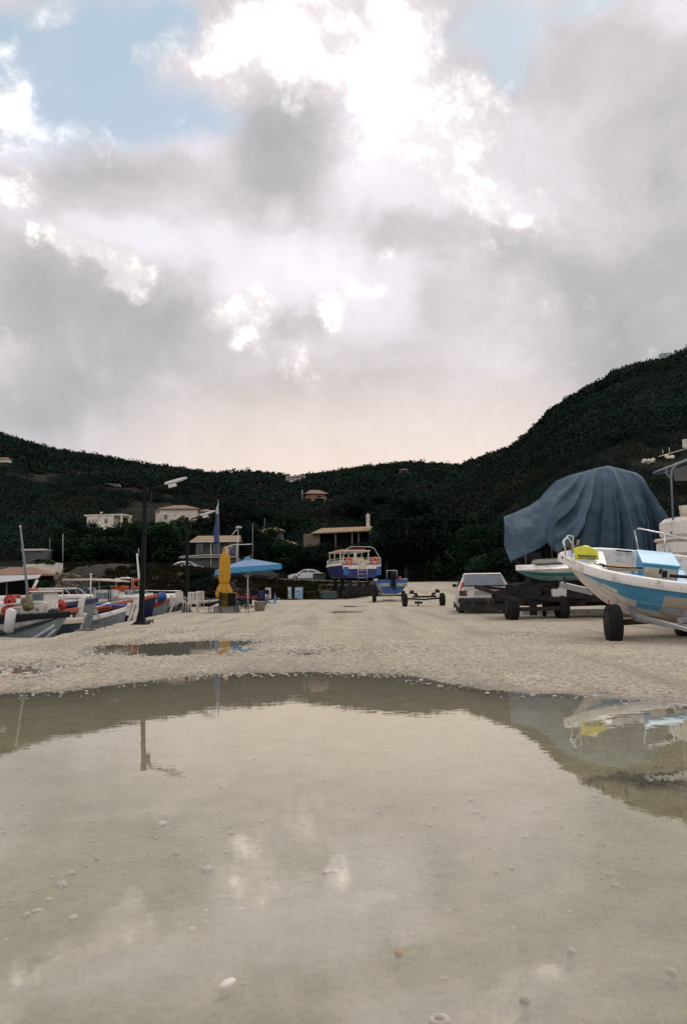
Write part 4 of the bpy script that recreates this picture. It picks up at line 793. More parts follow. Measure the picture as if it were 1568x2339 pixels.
# ---------------------------------------------------------------- boats
class Hull:
    def __init__(s, L, B, dep, sh, stem=.2, k=6., tr=.85, full=0.): s.L, s.B, s.d, s.sh, s.stem, s.k, s.tr, s.full = L, B, dep, sh, stem, k, tr, full
    def half(s, t):
        b = (1 - math.exp(-t * s.k)) / (1 - math.exp(-.5 * s.k)); b = min(b, 1.) if t > .5 else b
        return s.B / 2 * b * (1 - (1 - s.tr) * max(0, (t - .5) / .5) ** 2)
    def gz(s, t): return -s.sh * (1 - (1 - min(t / .65, 1)) ** 2) + s.sh * .12 * max(0, (t - .65) / .35) ** 2
    def P(s, t, u, side=1, off=0., dz=0.):
        g = s.gz(t); kz = -s.d * (1 - (1 - min(t / s.stem, 1)) ** 2.2) + (s.gz(t) if t < 0 else 0)
        kz = min(g - .02, kz); q = sms(0, .35, t); fa = .95 - (.45 + s.full) * float(q); fc = 1.1 + .5 * float(q)
        y = max(0, (s.half(t) + off)) * u ** fa; return (-t * s.L, side * y, kz + (g - kz) * u ** fc + dz)
    def shell(s, colf, ns=44, nu=14, t1=1.):
        b = MB()
        for side in (1, -1):
            G = [[s.P(t1 * i / ns, j / nu, side) for j in range(nu + 1)] for i in range(ns + 1)]; mi = [colf((i + .5) / ns * t1 * s.L, (j + .5) / nu) for i in range(ns) for j in range(nu)]
            b.grid(G, True, mi)
        tr = [s.P(t1, j / nu, 1) for j in range(nu + 1)] + [s.P(t1, j / nu, -1) for j in range(nu, -1, -1)]; b.add(tr, [tuple(range(len(tr)))], False, colf(-1, .5)); return b
    def inner(s, u0=.4, th=.05, t0=.03, t1=.985, ns=36, fl=0, wall=0):
        b = MB(); G = []
        us = [1, .9, .75, .6, u0]
        for i in range(ns + 1):
            t = t0 + (t1 - t0) * i / ns; row = [s.P(t, u_, 1, -th, .0) for u_ in us]; row += [(p_[0], -p_[1], p_[2]) for p_ in row[::-1]]; G.append(row)
        mi = [fl if j == 4 else wall for i in range(ns) for j in range(9)]; b.grid(G, True, mi); return b
    def cap(s, wd=.09, h_=.05, drop=.06, out=.025, t1=1., ns=44):
        b = MB()
        for side in (1, -1):
            R = []
            for i in range(ns + 1):
                t = t1 * i / ns; a_ = s.P(t, 1, side, out); c_ = s.P(t, 1, side, -wd); z = a_[2]
                if abs(c_[1]) < .001: c_ = (c_[0] - .0, 0, c_[2])
                R.append([(a_[0] + (out if i == 0 else 0), a_[1], z - drop), (a_[0] + (out if i == 0 else 0), a_[1], z + h_ * .6), ((a_[0] * .6 + c_[0] * .4), a_[1] * .6 + c_[1] * .4, z + h_), (c_[0], c_[1], z + h_ * .7), (c_[0], c_[1], z - drop * .3)])
            b.loft(R, False, False, True)
        return b
    def deck(s, t0, t1, cam=.04, dz=.0, off=-.05, ns=14):
        G = []
        for i in range(ns + 1):
            t = t0 + (t1 - t0) * i / ns; w_ = max(0.01, s.half(t) + off); z = s.gz(t) + dz; G.append([(-t * s.L, w_ * q, z + cam * (1 - q * q)) for q in (-1, -.6, -.2, .2, .6, 1)])
        b = MB(); b.grid(G, True); return b

# --- main blue and white boat on its trailer
Mb = Matrix.Translation((4.20, 16.2, 1.62)) @ Matrix.Rotation(2.93, 4, 'Z') @ Matrix.Rotation(-.122, 4, 'Y') @ Matrix.Rotation(-.27, 4, 'X')
mb = thing('fishing_boat', 'open sky-blue and white fishing boat nearest the camera on a trailer', 'boat'); mb.matrix_world = Mb
H = Hull(5.2, 2.3, .98, .08, .30, 11, .9, .08)
def mcol(s, u):
    if s < 0: return 1
    if u < .12: return 3
    if s < 1.80:
        if u > .77 - .34 * math.exp(-s / .45) or (s > 1.02 and u > .64) or (s > 1.38 and u > .50): return 2
        return 0
    if .84 < u < .93: return 2
    return 1
H.shell(mcol, 60, 22).build('hull', [white, cream, skyblue, antif], mb)
H.cap(.15, .05, .11, .045).build('gunwale', white, mb)
H.inner(.42, .16, .05, wall=1).build('interior', [paleblue, white], mb)
b = H.deck(.012, .16, .05, .0, -.12); b.build('foredeck', white, mb)
b = H.deck(.028, .085, .055, .012, -.22); b.build('deck_patch', paleblue, mb)
b = MB()
for side, t0, t1 in ((-1, .22, .33), (1, .22, .27)):
    G = [[H.P(t0 + (t1 - t0) * i / 8, 1, side, -q, .048) for q in (.02, .12)] for i in range(9)]; b.grid(G)
b.build('side_deck_patch', paleblue, mb)
b = MB()
for side in (1, -1):       # moulded plank lines of the hull
    for u_ in (.64, .50, .36): b.tube([H.P(.02 + .96 * i / 40, u_, side, .003) for i in range(41)], .006, 4)
b.build('plank_seam', mat('seam_grey', (.42, .40, .37), .8), mb)  # plain grey strips along the plank lines
b = MB()
for side in (1, -1): b.tube([H.P(i / 44, .97, side, .03) for i in range(45)], .018, 6)
b.build('rub_rail', mat('rub_rail_tan', (.42, .34, .22), .7, .2, 8, dirt=GRIME, damt=.4), mb)
def railing(b, pts, r=.016): b.tube(pts, r, 8)
b = MB(); railing(b, [(-.10, .12, .03), (-.02, .16, .30), (-.10, .10, .42), (-.2, .02, .40), (-.22, .0, .05)]); railing(b, [(-.10, -.12, .03), (-.04, -.2, .27), (-.12, -.24, .30), (-.3, -.3, .05)]); b.build('bow_rail', steel, mb)
b = MB(); y_ = -.98; railing(b, [(-1.55, y_, .0), (-1.42, y_, .42), (-1.50, y_, .47), (-2.0, y_ - .03, .40), (-2.45, y_ - .03, .33), (-2.52, y_, .0)]); railing(b, [(-2.0, y_ - .03, .40), (-2.05, y_, .0)]); b.build('side_rail', steel, mb)
# thwart box / engine console
cx, cz = -1.78, -.05
b = MB(); b.box((cx, 0.0, cz - .03), (.62, 1.0, .34)); b.box((cx - .1, .02, cz - .25), (.95, 1.15, .2)); c0 = b.build('console', skyblue, mb)
b = MB(); b.box((cx, .0, cz + .165), (.68, 1.06, .045), bev=.012); b.build('lid', skyblue, c0)
b = MB(); b.box((cx - .0, .505, cz - .01), (.56, .02, .23)); b.build('front_panel', cream, c0); b = MB(); b.box((cx - .0, .52, cz + .05), (.04, .02, .09)); b.build('latch', darksteel, c0)
b = MB(); b.box((-1.72, .35, -.14), (.14, .3, .3)); b.box((-2.1, .62, -.2), (.7, .12, .1)); b.build('step', skyblue, mb)
b = MB(); b.box((-1.0, .35, -.03), (.75, .5, .02), rz=.2); b.build('plywood_board', wood, mb)
b = MB(); b.tube([(-.75, .6, .01), (-1.2, .5, .0), (-1.65, .42, .02)], .014); b.tube([(-.6, .55, .03), (-.85, .62, .02), (-.7, .45, .03)], .012); b.build('black_hose', black, mb)
b = MB(); b.tube([(-1.9, .78, .0), (-2.2, .82, .02)], .03); b.box((-2.25, .8, .0), (.1, .1, .1)); b.box((-1.82, .75, .02), (.08, .1, .12)); b.build('winch_handle', darksteel, mb)
b = MB()
for q in range(12): b.blob((-.28 + random.uniform(-.12, .12), -.42 + random.uniform(-.08, .08), .05 + random.uniform(0, .05)), (.12, .1, .06), 6, .3)
b.build('rope_heap', mat('rusty_rope', (.12, .06, .035), .95, .4, 20), mb)
b = MB(); b.tube([(-.32, -.42, .05), (-.33, -.43, .24)], .025); b.build('mooring_bitt', wood, mb)
b = MB(); b.box((-.05, 0.05, .0), (.05, .3, .03)); b.torus((-.02, .1, -.03), (1, 0, 0), .035, .01, 12, 6); b.build('bow_cleat', darksteel, mb)
b = MB(); b.box((-1.25, -.80, .02), (.3, .02, .03)); b.build('rowlock_slot', black, mb)
# yellow bag
yb = thing('plastic_bag', 'yellow plastic sack with dark print slumped in the bow of the blue boat', 'bag'); yb.matrix_world = Mb @ Matrix.Translation((-.44, .06, .03)) @ Matrix.Rotation(R_(12), 4, 'Z') @ Matrix.Diagonal((.54, .7, .85, 1))
G = []
for i in range(13):
    a = -.42 + .84 * i / 12; G.append([(a, .30 * (1 - (q / 6.) * 1.25) + .02 * math.sin(9 * a + q), .02 + .24 * math.sin(math.pi * min(1, q / 6. * .75)) * (1 - (a / .5) ** 2 * .55) + .012 * math.sin(13 * a + q * 2)) for q in range(7)])
b = MB(); b.grid(G); b.grid([[(p_[0], p_[1], p_[2] - .03) for p_ in r_] for r_ in G]); b.build('sack', yellow, yb)
b = MB()
for i, a in enumerate([-.3, -.26, -.2, -.15, -.08, -.02, .03, .1, .16, .2, .26, .31]): b.box((a, .305, .07 + .006 * (i % 3)), (.05 + .012 * (i % 2), .015, .03 + .012 * (i % 2)), rx=-.6)
b.box((0, .315, .028), (.62, .012, .012)); b.build('print', mat('faded_print', (.09, .09, .08), .8), yb)
# trailer below it (level on the ground, drawbar rising to the left)
th = 2.1; ux = Vector((math.cos(th), math.sin(th), 0)); 
tr = thing('boat_trailer', 'galvanised trailer carrying the sky-blue fishing boat', 'trailer', (5.60, 15.45, 0), (0, 0, th)); 
pi = .15
b = MB()
def bar(b, a_, c_, w_=.07):
    a_, c_ = Vector(a_), Vector(c_); d = c_ - a_; L_ = d.length; yaw = math.atan2(d.y, d.x); pt = -math.asin(max(-1, min(1, d.z / L_))); b.box((a_ + c_) / 2, (L_, w_, w_ * 1.3), rz=yaw, ry=pt)
bar(b, (2.2, 0, 1.04), (-3.2, 0, .08), .09); b.build('drawbar', galv, tr)
b = MB(); bar(b, (.5, 0.0, .70), (-.3, .72, .44)); bar(b, (-.3, .72, .44), (-3.0, .72, .10)); bar(b, (.5, 0, .70), (-.3, -.72, .44)); bar(b, (-.3, -.72, .44), (-3.0, -.72, .10)); bar(b, (-1.2, -.72, .42), (-1.2, .72, .42)); bar(b, (-2.6, -.72, .25), (-2.6, .72, .25)); b.build('frame', galv, tr)
b = MB(); bar(b, (0, -.85, .36), (0, .85, .36), .08); b.build('axle', rusty, tr)
for s_ in (1, -1): wheel(tr, (0, s_ * .95, .34), .345, .24, axis=(.75, 1, 0), rim=hubred)
b = MB(); b.tube([(2.05, 0, .95), (2.1, 0, 1.2)], .03); b.build('winch_post', rusty, tr)
b = MB(); bar(b, (-.5, .9, .5), (-2.5, 1.0, .1), .045); b.build('brace', galv, tr)
b = MB(); b.tube([(.45, .6, .02), (.45, .55, .75)], .012); b.build('prop', redp, tr)
for q, (x_, z_) in enumerate(((1.1, .86), (.6, .72))): b = MB(); b.box((x_, 0, z_), (.12, .4, .1)); b.build('roller', rubber, tr)
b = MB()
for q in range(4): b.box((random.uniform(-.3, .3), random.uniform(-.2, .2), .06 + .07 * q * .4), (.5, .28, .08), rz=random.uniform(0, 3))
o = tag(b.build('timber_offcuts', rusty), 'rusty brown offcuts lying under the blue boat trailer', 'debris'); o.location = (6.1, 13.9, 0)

# --- covered boat behind it
TD = 27.
def tp(x, y, D=TD): return at(x, y, D)
cb = thing('covered_boat', 'large boat shrouded in a slate-blue tarpaulin with draped folds', 'boat', tp(1330, 1340))
org = cb.location.copy()
ridge = [(1150, 1181, 25.6), (1172, 1173, 26.5), (1205, 1158, 27), (1232, 1140, 27.3), (1248, 1120, 27.5), (1268, 1100, 27.6), (1300, 1086, 27.7), (1330, 1078, 27.8), (1358, 1070, 27.9), (1387, 1064, 28), (1420, 1072, 28), (1452, 1080, 28), (1466, 1090, 28), (1484, 1122, 28), (1500, 1150, 28), (1516, 1176, 28.1), (1528, 1200, 28.2)]
hemf = [(1150, 1244, 25.2), (1165, 1282, 25.0), (1203, 1266, 25.6), (1234, 1252, 26.0), (1248, 1240, 26.3), (1262, 1262, 26.2), (1300, 1300, 26.2), (1340, 1304, 26.2), (1370, 1306, 26.2), (1400, 1306, 26.2), (1430, 1306, 26.2), (1460, 1304, 26.2), (1475, 1302, 26.3), (1490, 1296, 26.4), (1508, 1286, 26.6), (1530, 1270, 27), (1535, 1250, 27.6)]
def lerp(a_, c_, t): return a_ + (c_ - a_) * t
def dens(L, n):
    P_ = [at(*q) for q in L]; xs = np.linspace(0, len(L) - 1, n); out = []
    for x_ in xs: i = min(int(x_), len(L) - 2); out.append(P_[i].lerp(P_[i + 1], x_ - i))
    return out
n = 521; rd = dens(ridge, n); hf = dens(hemf, n); hb = [Vector((h_.x + .06 * (2 * r_.y - 2 * h_.y) + (.55 if i_ < 146 else .9) * (1 - i_ / 521 * 1.9), 2 * r_.y - h_.y + .3, h_.z)) for i_, (r_, h_) in enumerate(zip(rd, hf))]
rr = random.Random(5); folds = [(rr.uniform(0, 1), rr.uniform(.006, .013), rr.uniform(.2, .66)) for _ in range(24)]
def drape(hem, sgn):
    G = []
    for i in range(n):
        a_ = i / (n - 1); row = []
        for j in range(41):
            t = j / 40; p_ = rd[i].lerp(hem[i], t); bul = .55 * math.sin(math.pi * t) * (.3 + .7 * sms(.1, .4, a_)); p_ = p_ + Vector((0, -sgn * bul, .15 * math.sin(math.pi * t * .5) * (1 - t) * 2))
            fo = 0
            for c_, w_, am in folds:
                cc = c_ + (.56 - c_) * (1 - t) * .75; fo += am * math.exp(-((a_ - cc) / (w_ * (.85 + .4 * t))) ** 2)
            k_ = sms(.26, .36, a_) * sms(1., .93, a_); p_ = p_ + Vector((0, -sgn * (fo - .2) * min(1, t * 1.6) * float(k_), 0))
            cr_ = float(fbm(np.array([p_.x * 1.6 + 3]), np.array([p_.z * 2.2 + 7 * sgn]), 3)[0]) - .5; p_ = p_ + Vector((0, -sgn * .32 * cr_ * min(1, 3 * t), 0))
            row.append(p_ - org)
        G.append(row)
    return G
b = MB(); b.grid(drape(hf, 1)); b.grid(drape(hb, -1)); 
tarpo = b.build('tarpaulin', tarp, cb)
for q in (60, 150, 235, 330, 430, 500):
    b = MB(); p0 = hf[q] - org + Vector((0, -.1, .05)); b.tube([p0, p0 + Vector((.03, .05, -.5)), p0 + Vector((.1, .4, -1.0))], .014, 5); b.build('lashing_rope', ropem, cb)
sm_ = tarpo.modifiers.new('t', 'SOLIDIFY'); sm_.thickness = .02
b = MB(); # dark hull showing under the hem at the bow
pts = [[at(1168, 1262, 25.6), at(1186, 1306, 25.9), at(1215, 1330, 26.4)], [at(1240, 1245, 26.6), at(1255, 1325, 26.8), at(1262, 1350, 27.3)], [at(1400, 1240, 26.8), at(1400, 1325, 26.9), at(1400, 1352, 27.6)], [at(1530, 1240, 27), at(1530, 1320, 27.1), at(1530, 1350, 27.6)]]
rows = [[q - org for q in r_] for r_ in pts]; back = [[Vector((q.x + (.9, .5, .3, 0)[i_], (2 * 28 - (q.y + org.y) - org.y + .3) * (.05, .5, 1, 1)[i_] + q.y * (.95, .5, 0, 0)[i_], q.z)) for q in r_] for i_, r_ in enumerate(rows)]
b.loft([rows[i] + back[i][::-1] for i in range(4)], True, True); b.build('hull', mat('black_hull', (.012, .013, .018), .5), cb)
b = MB()
for x_ in (1215, 1390, 1510):
    for dd in (26.6, 29): b = MB(); q = gpt(x_, 1400); a_ = at(x_, 1345, dd) - org; b.box((a_.x, a_.y, (a_.z - org.z) / 2 - .0), (.2, .2, a_.z + org.z + .02)); b.build('prop_stand', rusty, cb)

# --- small turquoise boat
tb = thing('dinghy', 'small white and turquoise boat tucked under the covered boat', 'boat', at(1177, 1303, 24.5), (0, R_(2), R_(178)))
H2 = Hull(4.4, 1.5, .40, .02, .22, 12, .9)
H2.shell(lambda s, u: 0 if u > .78 else (1 if u > .56 else (2 if u > .18 else 3)), 40, 14).build('hull', [white, teal, palet, canvasdark], tb)
b = H2.deck(.0, 1, .16, .0, .0, 20); b.build('deck', white, tb)
b = MB(); b.box((-.95, .0, .2), (.85, .7, .1), bev=.03); b.box((-.95, 0, .27), (.75, .62, .04)); b.build('hatch_cover', mat('hatch_grey', (.30, .31, .27), .6), tb)
# its trailer
for _m in ('dark_steel', 'rusty_steel'): _mats[_m].node_tree.nodes['Principled BSDF'].inputs['Specular IOR Level'].default_value = .15
t2 = thing('boat_trailer', 'dark cluttered trailer under the turquoise boat beside the white hatchback', 'trailer', (5.2, 24.2, 0), (0, 0, R_(4)))
for x_ in (-.38, 1.7):
    pass
b = MB(); bar(b, (-.4, -.2, .58), (4.2, -.2, .62), .14); bar(b, (-.4, 1.4, .62), (4.2, 1.4, .66), .1); bar(b, (-.2, -.3, .5), (-.2, 1.5, .5), .1); bar(b, (2.4, -.3, .55), (2.4, 1.5, .55), .1); bar(b, (-.4, -.2, .62), (-1.3, .6, 1.0), .08); bar(b, (-1.3, .6, 1.0), (-.2, 1.2, .9), .06); b.build('frame', rusty, t2)
wheel(t2, (-.57, -.65, .35), .35, .25, axis=(1, .10, 0), rim=black); wheel(t2, (1.0, -.25, .33), .33, .25, axis=(1, .10, 0), rim=black); b = MB(); bar(b, (-.57, -.65, .35), (.95, -.45, .35), .09); b.build('axle', rusty, t2)
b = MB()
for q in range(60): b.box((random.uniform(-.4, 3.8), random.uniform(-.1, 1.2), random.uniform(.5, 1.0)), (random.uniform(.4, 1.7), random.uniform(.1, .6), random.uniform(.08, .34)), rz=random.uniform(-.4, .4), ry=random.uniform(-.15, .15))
b.build('dark_clutter_fill', darksteel, t2)  # near-black boxes added to fill in the shade among the clutter
for q in ((1.0, -.3), (3.2, -.3), (1, 1.4)): b = MB(); bar(b, (*q, 0), (*q, .7), .08); b.build('stand_leg', rusty, t2)
b = MB()
for q in range(7): b.box((.5 * 0 + q * .72, 0, .1), (.7, .22, .2), rz=random.uniform(-.02, .02), bev=.015)
o = tag(b.build('kerb_blocks', mat('pale_blocks', (.42, .39, .33), .9, .15, 4, dirt=GRIME, damt=.4)), 'row of pale stone kerb blocks on the ground under the dark trailer', 'kerb blocks'); o.location = (6.1, 27.4, 0)
b = MB(); b.box((0, 0, .12), (.42, .3, .24), bev=.03); b.box((.1, 0, .26), (.2, .2, .06)); o = tag(b.build('jerry_can', fender), 'pale plastic can sitting in the clutter of the dark trailer', 'can'); o.location = (6.15, 24.1, .66)

# --- white cabin boat at the right edge
D = 19.; o0 = at(1540, 1272, D); wb = thing('cabin_boat', 'white boat with padded engine cover and awning frame at the right edge', 'boat', o0, (0, 0, R_(0)))
H3 = Hull(5.0, 1.9, .9, .1, .2, 6, .9); b = H3.shell(lambda s, u: 0, 30, 10); ho = b.build('hull', [white], wb); ho.location = (5.0, .9, .02)
b = H3.cap(.08, .05, .09); g_ = b.build('gunwale', white, wb); g_.location = (5.0, .9, .02)
b = H3.deck(.0, 1, .04, .0, -.02); d_ = b.build('deck', white, wb); d_.location = (5.0, .9, .02)
b = MB(); b.box((.75, .6, .22), (1.5, 1.1, .34), bev=.06); b.build('seat_base', white, wb)
b = MB(); b.box((.75, .6, .42), (1.58, 1.2, .09), bev=.04); b.build('lip', cream, wb)
b = MB(); b.box((.8, .6, .68), (1.45, 1.05, .5), bev=.1); b.build('engine_cover', white, wb)
b = MB(); b.tube([(.40, .3, .85), (.37, .3, 1.2)], [.10, .10], 14); b.build('exhaust_pipe', cream, wb)
zt = at(1532, 1062, D).z - o0.z
b = MB(); b.tube([(.12, .3, .1), (.12, .3, zt - .3), (.14, .3, zt - .08), (.25, .3, zt + .04), (1.2, .3, zt + .42), (2.4, .3, zt + .5)], .025); b.tube([(.12, .3, .1), (.05, .3, .6)], .02); b.tube([(.04, .3, zt + .0), (.02, .35, zt - .12), (.12, .3, zt - .28)], .03); b.tube([(.25, .3, zt + .04), (.25, 1.7, zt + .04), (1.2, 1.7, zt + .4), (2.4, 1.7, zt + .5)], .025); b.build('awning_frame', mat('frame_blue_grey', (.16, .2, .24), .5), wb)
b = MB(); b.add([(.17, .3, zt - .05), (2.4, .3, zt - .02), (2.4, .32, zt - .32), (.2, .32, zt - .33)], [(0, 1, 2, 3)]); b.add([(.17, .34, zt - .05), (2.4, .34, zt - .02), (2.4, .36, zt - .32), (.2, .36, zt - .33)], [(3, 2, 1, 0)]); b.add([(.2, .3, zt - .03), (2.4, .3, zt + .42), (2.4, 1.7, zt + .42), (.2, 1.7, zt - .03)], [(0, 1, 2, 3)]); b.build('awning_cloth', mat('grey_mesh_cloth', (.10, .10, .095), .9), wb)
b = MB()
for x_ in (1.2, 3.4): b.box((x_, .9, -o0.z / 2 - .42), (.25, 1.2, o0.z - .82 + .06))
b.build('cradle', greywood, wb)

# --- white hatchback seen from behind
def car(name, label, loc, rz, prof, wid, belt, roofz, paint, wheels, wr, glasses, hatch=False, cat='car'):
    o = thing(name, label, cat, loc, (0, 0, rz))
    lo, hi = prof       # lower outline (x,z) closed, upper cabin outline
    def hw(z): return wid / 2 * (1 - .27 * max(0, (z - belt) / (roofz - belt))) * (1 - .05 * max(0, (.35 - z) / .35))
    b = MB()
    def ext(poly):
        n_ = len(poly); V_ = []; ins = [(0, 1), (.045, .97)] if False else None
        cxm = sum(p_[0] for p_ in poly) / n_; czm = sum(p_[1] for p_ in poly) / n_
        rings = []
        for (f_, sh_) in ((-1, .955), (-.965, 1), (.965, 1), (1, .955)):
            rings.append([((p_[0] - cxm) * sh_ + cxm, f_ * hw(p_[1]), (p_[1] - czm) * (sh_ if p_[1] > .4 else 1) + czm) for p_ in poly])
        b.loft(rings, True, True)
    ext(lo); ext(hi); body = b.build('body', paint, o)
    for s_ in (1, -1):
        for (x_, z_) in wheels: wheel(o, (x_, s_ * (wid / 2 - .09), wr), wr, .18)
    return o, hw
def arch(cx, r, z0, n_=7): return [(cx + r * math.cos(math.pi * k_ / n_), z0 + r * math.sin(math.pi * k_ / n_)) for k_ in range(n_ + 1)]
# local x forward
lo = [(1.75, .25), (1.85, .45), (1.82, .62), (1.5, .78), (.75, .90), (-1.72, .93), (-1.86, .86), (-1.9, .45), (-1.85, .28)] + arch(-1.2, -.34, .27)[0:0] + [(-1.55, .27)] + [(-1.2 - .34 * math.cos(math.pi * k_ / 6), .27 + .34 * math.sin(math.pi * k_ / 6)) for k_ in range(7)] + [(.86, .24)] + [(1.2 - .34 * math.cos(math.pi * k_ / 6), .27 + .34 * math.sin(math.pi * k_ / 6)) for k_ in range(7)]
hi = [(.85, .89), (.25, 1.36), (.0, 1.41), (-1.25, 1.42), (-1.4, 1.38), (-1.72, .92)]
p = gpt(1108, 1404); hc, hw = car('parked_car', 'battered white hatchback seen from behind, faded orange patch on its pillar', (p.x + .10, p.y + 1.5, 0), R_(84), (lo, hi), 1.62, .92, 1.42, carwhite, ((-1.2, .3), (1.2, .3)), .29, None)
hc.scale = (1, 1.08, 1.02)
b = MB(); b.add([(-1.423, -.52, 1.345), (-1.423, .52, 1.345), (-1.695, .64, 1.0), (-1.695, -.64, 1.0)], [(0, 1, 2, 3)]); b.add([(-1.40, -.56, 1.345), (-1.40, .56, 1.345), (-1.69, .66, .97), (-1.69, -.66, .97)], [(3, 2, 1, 0)]); b.build('rear_window', greyglass, hc)
b = MB(); b.tube([(-1.43, -.55, 1.37), (-1.43, .55, 1.37), (-1.71, .67, .98), (-1.71, -.67, .98), (-1.43, -.55, 1.37)], .014, 6); b.build('window_seal', black, hc)
for s_ in (1, -1):
    b = MB(); q = s_; b.add([(-.05, q * (hw(1.35) + .008), 1.35), (-1.2, q * (hw(1.35) + .008), 1.35), (-1.45, q * (hw(.98) + .008), .98), (.55, q * (hw(.98) + .008), .98)], [(0, 1, 2, 3)]); b.build('side_window', glass, hc)
    b = MB(); b.box((-1.883, q * .66, .74), (.035, .24, .17)); l_ = b.build('tail_lamp', mat('dark_lamp', (.03, .008, .008), .25, .2, 9, coat=.5), hc)
    b = MB(); b.box((-1.905, q * .585, .74), (.012, .07, .06)); b.build('reflector', carlight, l_)
    b = MB(); b.box((.42, q * .87, 1.0), (.1, .14, .12), bev=.03); b.build('mirror', black, hc)
b = MB(); b.box((-1.90, 0, .49), (.16, 1.66, .19), bev=.04); b.box((-1.87, 0, .31), (.1, 1.58, .3)); b.build('bumper', mat('grey_bumper', (.022, .024, .026), .7, .3, 5, dirt=GRIME, damt=.3), hc)
b = MB(); b.box((-1.915, .05, .755), (.02, .5, .11)); b.build('number_plate', mat('old_plate', (.30, .33, .31), .6, .3, 20), hc)
b = MB(); b.box((-1.885, 0, .885), (.02, 1.3, .02)); b.box((-1.90, .1, .86), (.05, .14, .04)); b.build('hatch_handle', black, hc)
b = MB(); b.box((-1.88, -.45, .35), (.03, .42, .11), rx=.06); b.build('towing_plate', fender, hc)
b = MB(); b.add([(-1.60, .60, 1.12), (-1.60, .675, 1.12), (-1.742, .755, .93), (-1.742, .675, .93)], [(0, 1, 2, 3)]); b.add([(-1.742, .675, .93), (-1.742, .755, .93), (-1.885, .77, .86), (-1.885, .71, .86)], [(0, 1, 2, 3)]); b.build('orange_patch', orange, hc)
b = MB(); b.tube([(-1.5, .3, .25), (-1.95, .3, .22)], .025); b.build('exhaust_pipe', rusty, hc)

# --- white saloon side on, by the road
lo = [(2.2, .28), (2.27, .45), (2.2, .66), (1.9, .80), (1.05, .93), (-1.65, 1.0), (-2.15, .97), (-2.27, .85), (-2.28, .42), (-2.2, .3)] + [(-1.4 - .36 * math.cos(math.pi * k_ / 6), .28 + .36 * math.sin(math.pi * k_ / 6)) for k_ in range(7)] + [(1.4 - .36 * math.cos(math.pi * k_ / 6), .28 + .36 * math.sin(math.pi * k_ / 6)) for k_ in range(7)]
hi = [(1.15, .91), (.45, 1.33), (.1, 1.44), (-.6, 1.46), (-1.2, 1.38), (-2.0, .98)]
D = 108; p = at(697, 1326, D); wc_, hw = car('parked_car', 'clean white saloon with a red door emblem parked on the road bank', (p.x, p.y, max(p.z, float(base_h(np.array(p.x), np.array(p.y))))), R_(187), (lo, hi), 1.75, .97, 1.46, carclean, ((-1.4, .3), (1.4, .3)), .33, None)
for s_ in (1, -1):
    for (xa, xb, xc, xd) in ((.35, -.28, -.28, .85), (-.36, -1.1, -1.5, -.36)):
        b = MB(); yo = hw(1.33) + .01; yl = hw(1.0) + .01; b.add([(xa, s_ * yo, 1.33), (xb, s_ * yo, 1.35 if xb > -1 else 1.28), (xc, s_ * yl, 1.01), (xd, s_ * yl, 1.0)], [(0, 1, 2, 3)]); b.build('side_window', glass, wc_)
    b = MB(); b.box((-2.16, s_ * .68, .86), (.25, .34, .16), bev=.04); b.build('tail_lamp', carlight, wc_)
    b = MB(); b.box((2.08, s_ * .68, .68), (.28, .32, .13), bev=.04); b.build('headlight', greyglass, wc_)
    b = MB(); b.disc((.85, s_ * .878, .72), (0, 1, 0), .13, .014, 16); b.box((.85, s_ * .879, .72), (.44, .014, .07)); b.build('door_emblem', redp, wc_)
b = MB(); b.add([(-1.24, -.6, 1.385), (-1.24, .6, 1.385), (-1.95, .66, 1.03), (-1.95, -.66, 1.03)], [(0, 1, 2, 3)]); b.build('rear_window', glass, wc_)
b = MB(); b.add([(.5, -.6, 1.32), (.5, .6, 1.32), (1.15, .68, .935), (1.15, -.68, .935)], [(3, 2, 1, 0)]); b.build('windscreen', glass, wc_)
# bin by the saloon
D = 100; p = at(729, 1332, D); b = MB(); b.box((0, 0, .55), (1.5, .9, 1.0), bev=.12); b.box((0, 0, 1.1), (1.6, 1.0, .12), bev=.04); ob = tag(b.build('waste_bin', mat('dark_bin', (.02, .035, .03), .5)), 'dark wheeled waste bin standing behind the white saloon', 'bin'); ob.location = p
# dark car below the parasol, far white pick-up
D = 112; p = at(600, 1325, D); dc = dup(wc_, p, R_(183), 'dark car half hidden under the edge of the blue parasol')
for ch in dc.children:
    if ch.name.startswith('body'):
        ch.data = ch.data.copy(); ch.data.materials[0] = mat('car_black', (.02, .02, .022), .25, .1, 3, coat=.5)
for ch in list(dc.children):
    if ch.name.startswith('door_emblem'): bpy.data.objects.remove(ch)
D = 98; p = at(428, 1306, D); dup(wc_, p, R_(12), 'white car parked under the balcony of the beach house', scale=(.85, .95, .85))
for o_ in bpy.data.objects:
    if o_.parent and o_.parent.get('label') == 'white car parked under the balcony of the beach house' and o_.name.startswith('door_emblem'): bpy.data.objects.remove(o_)

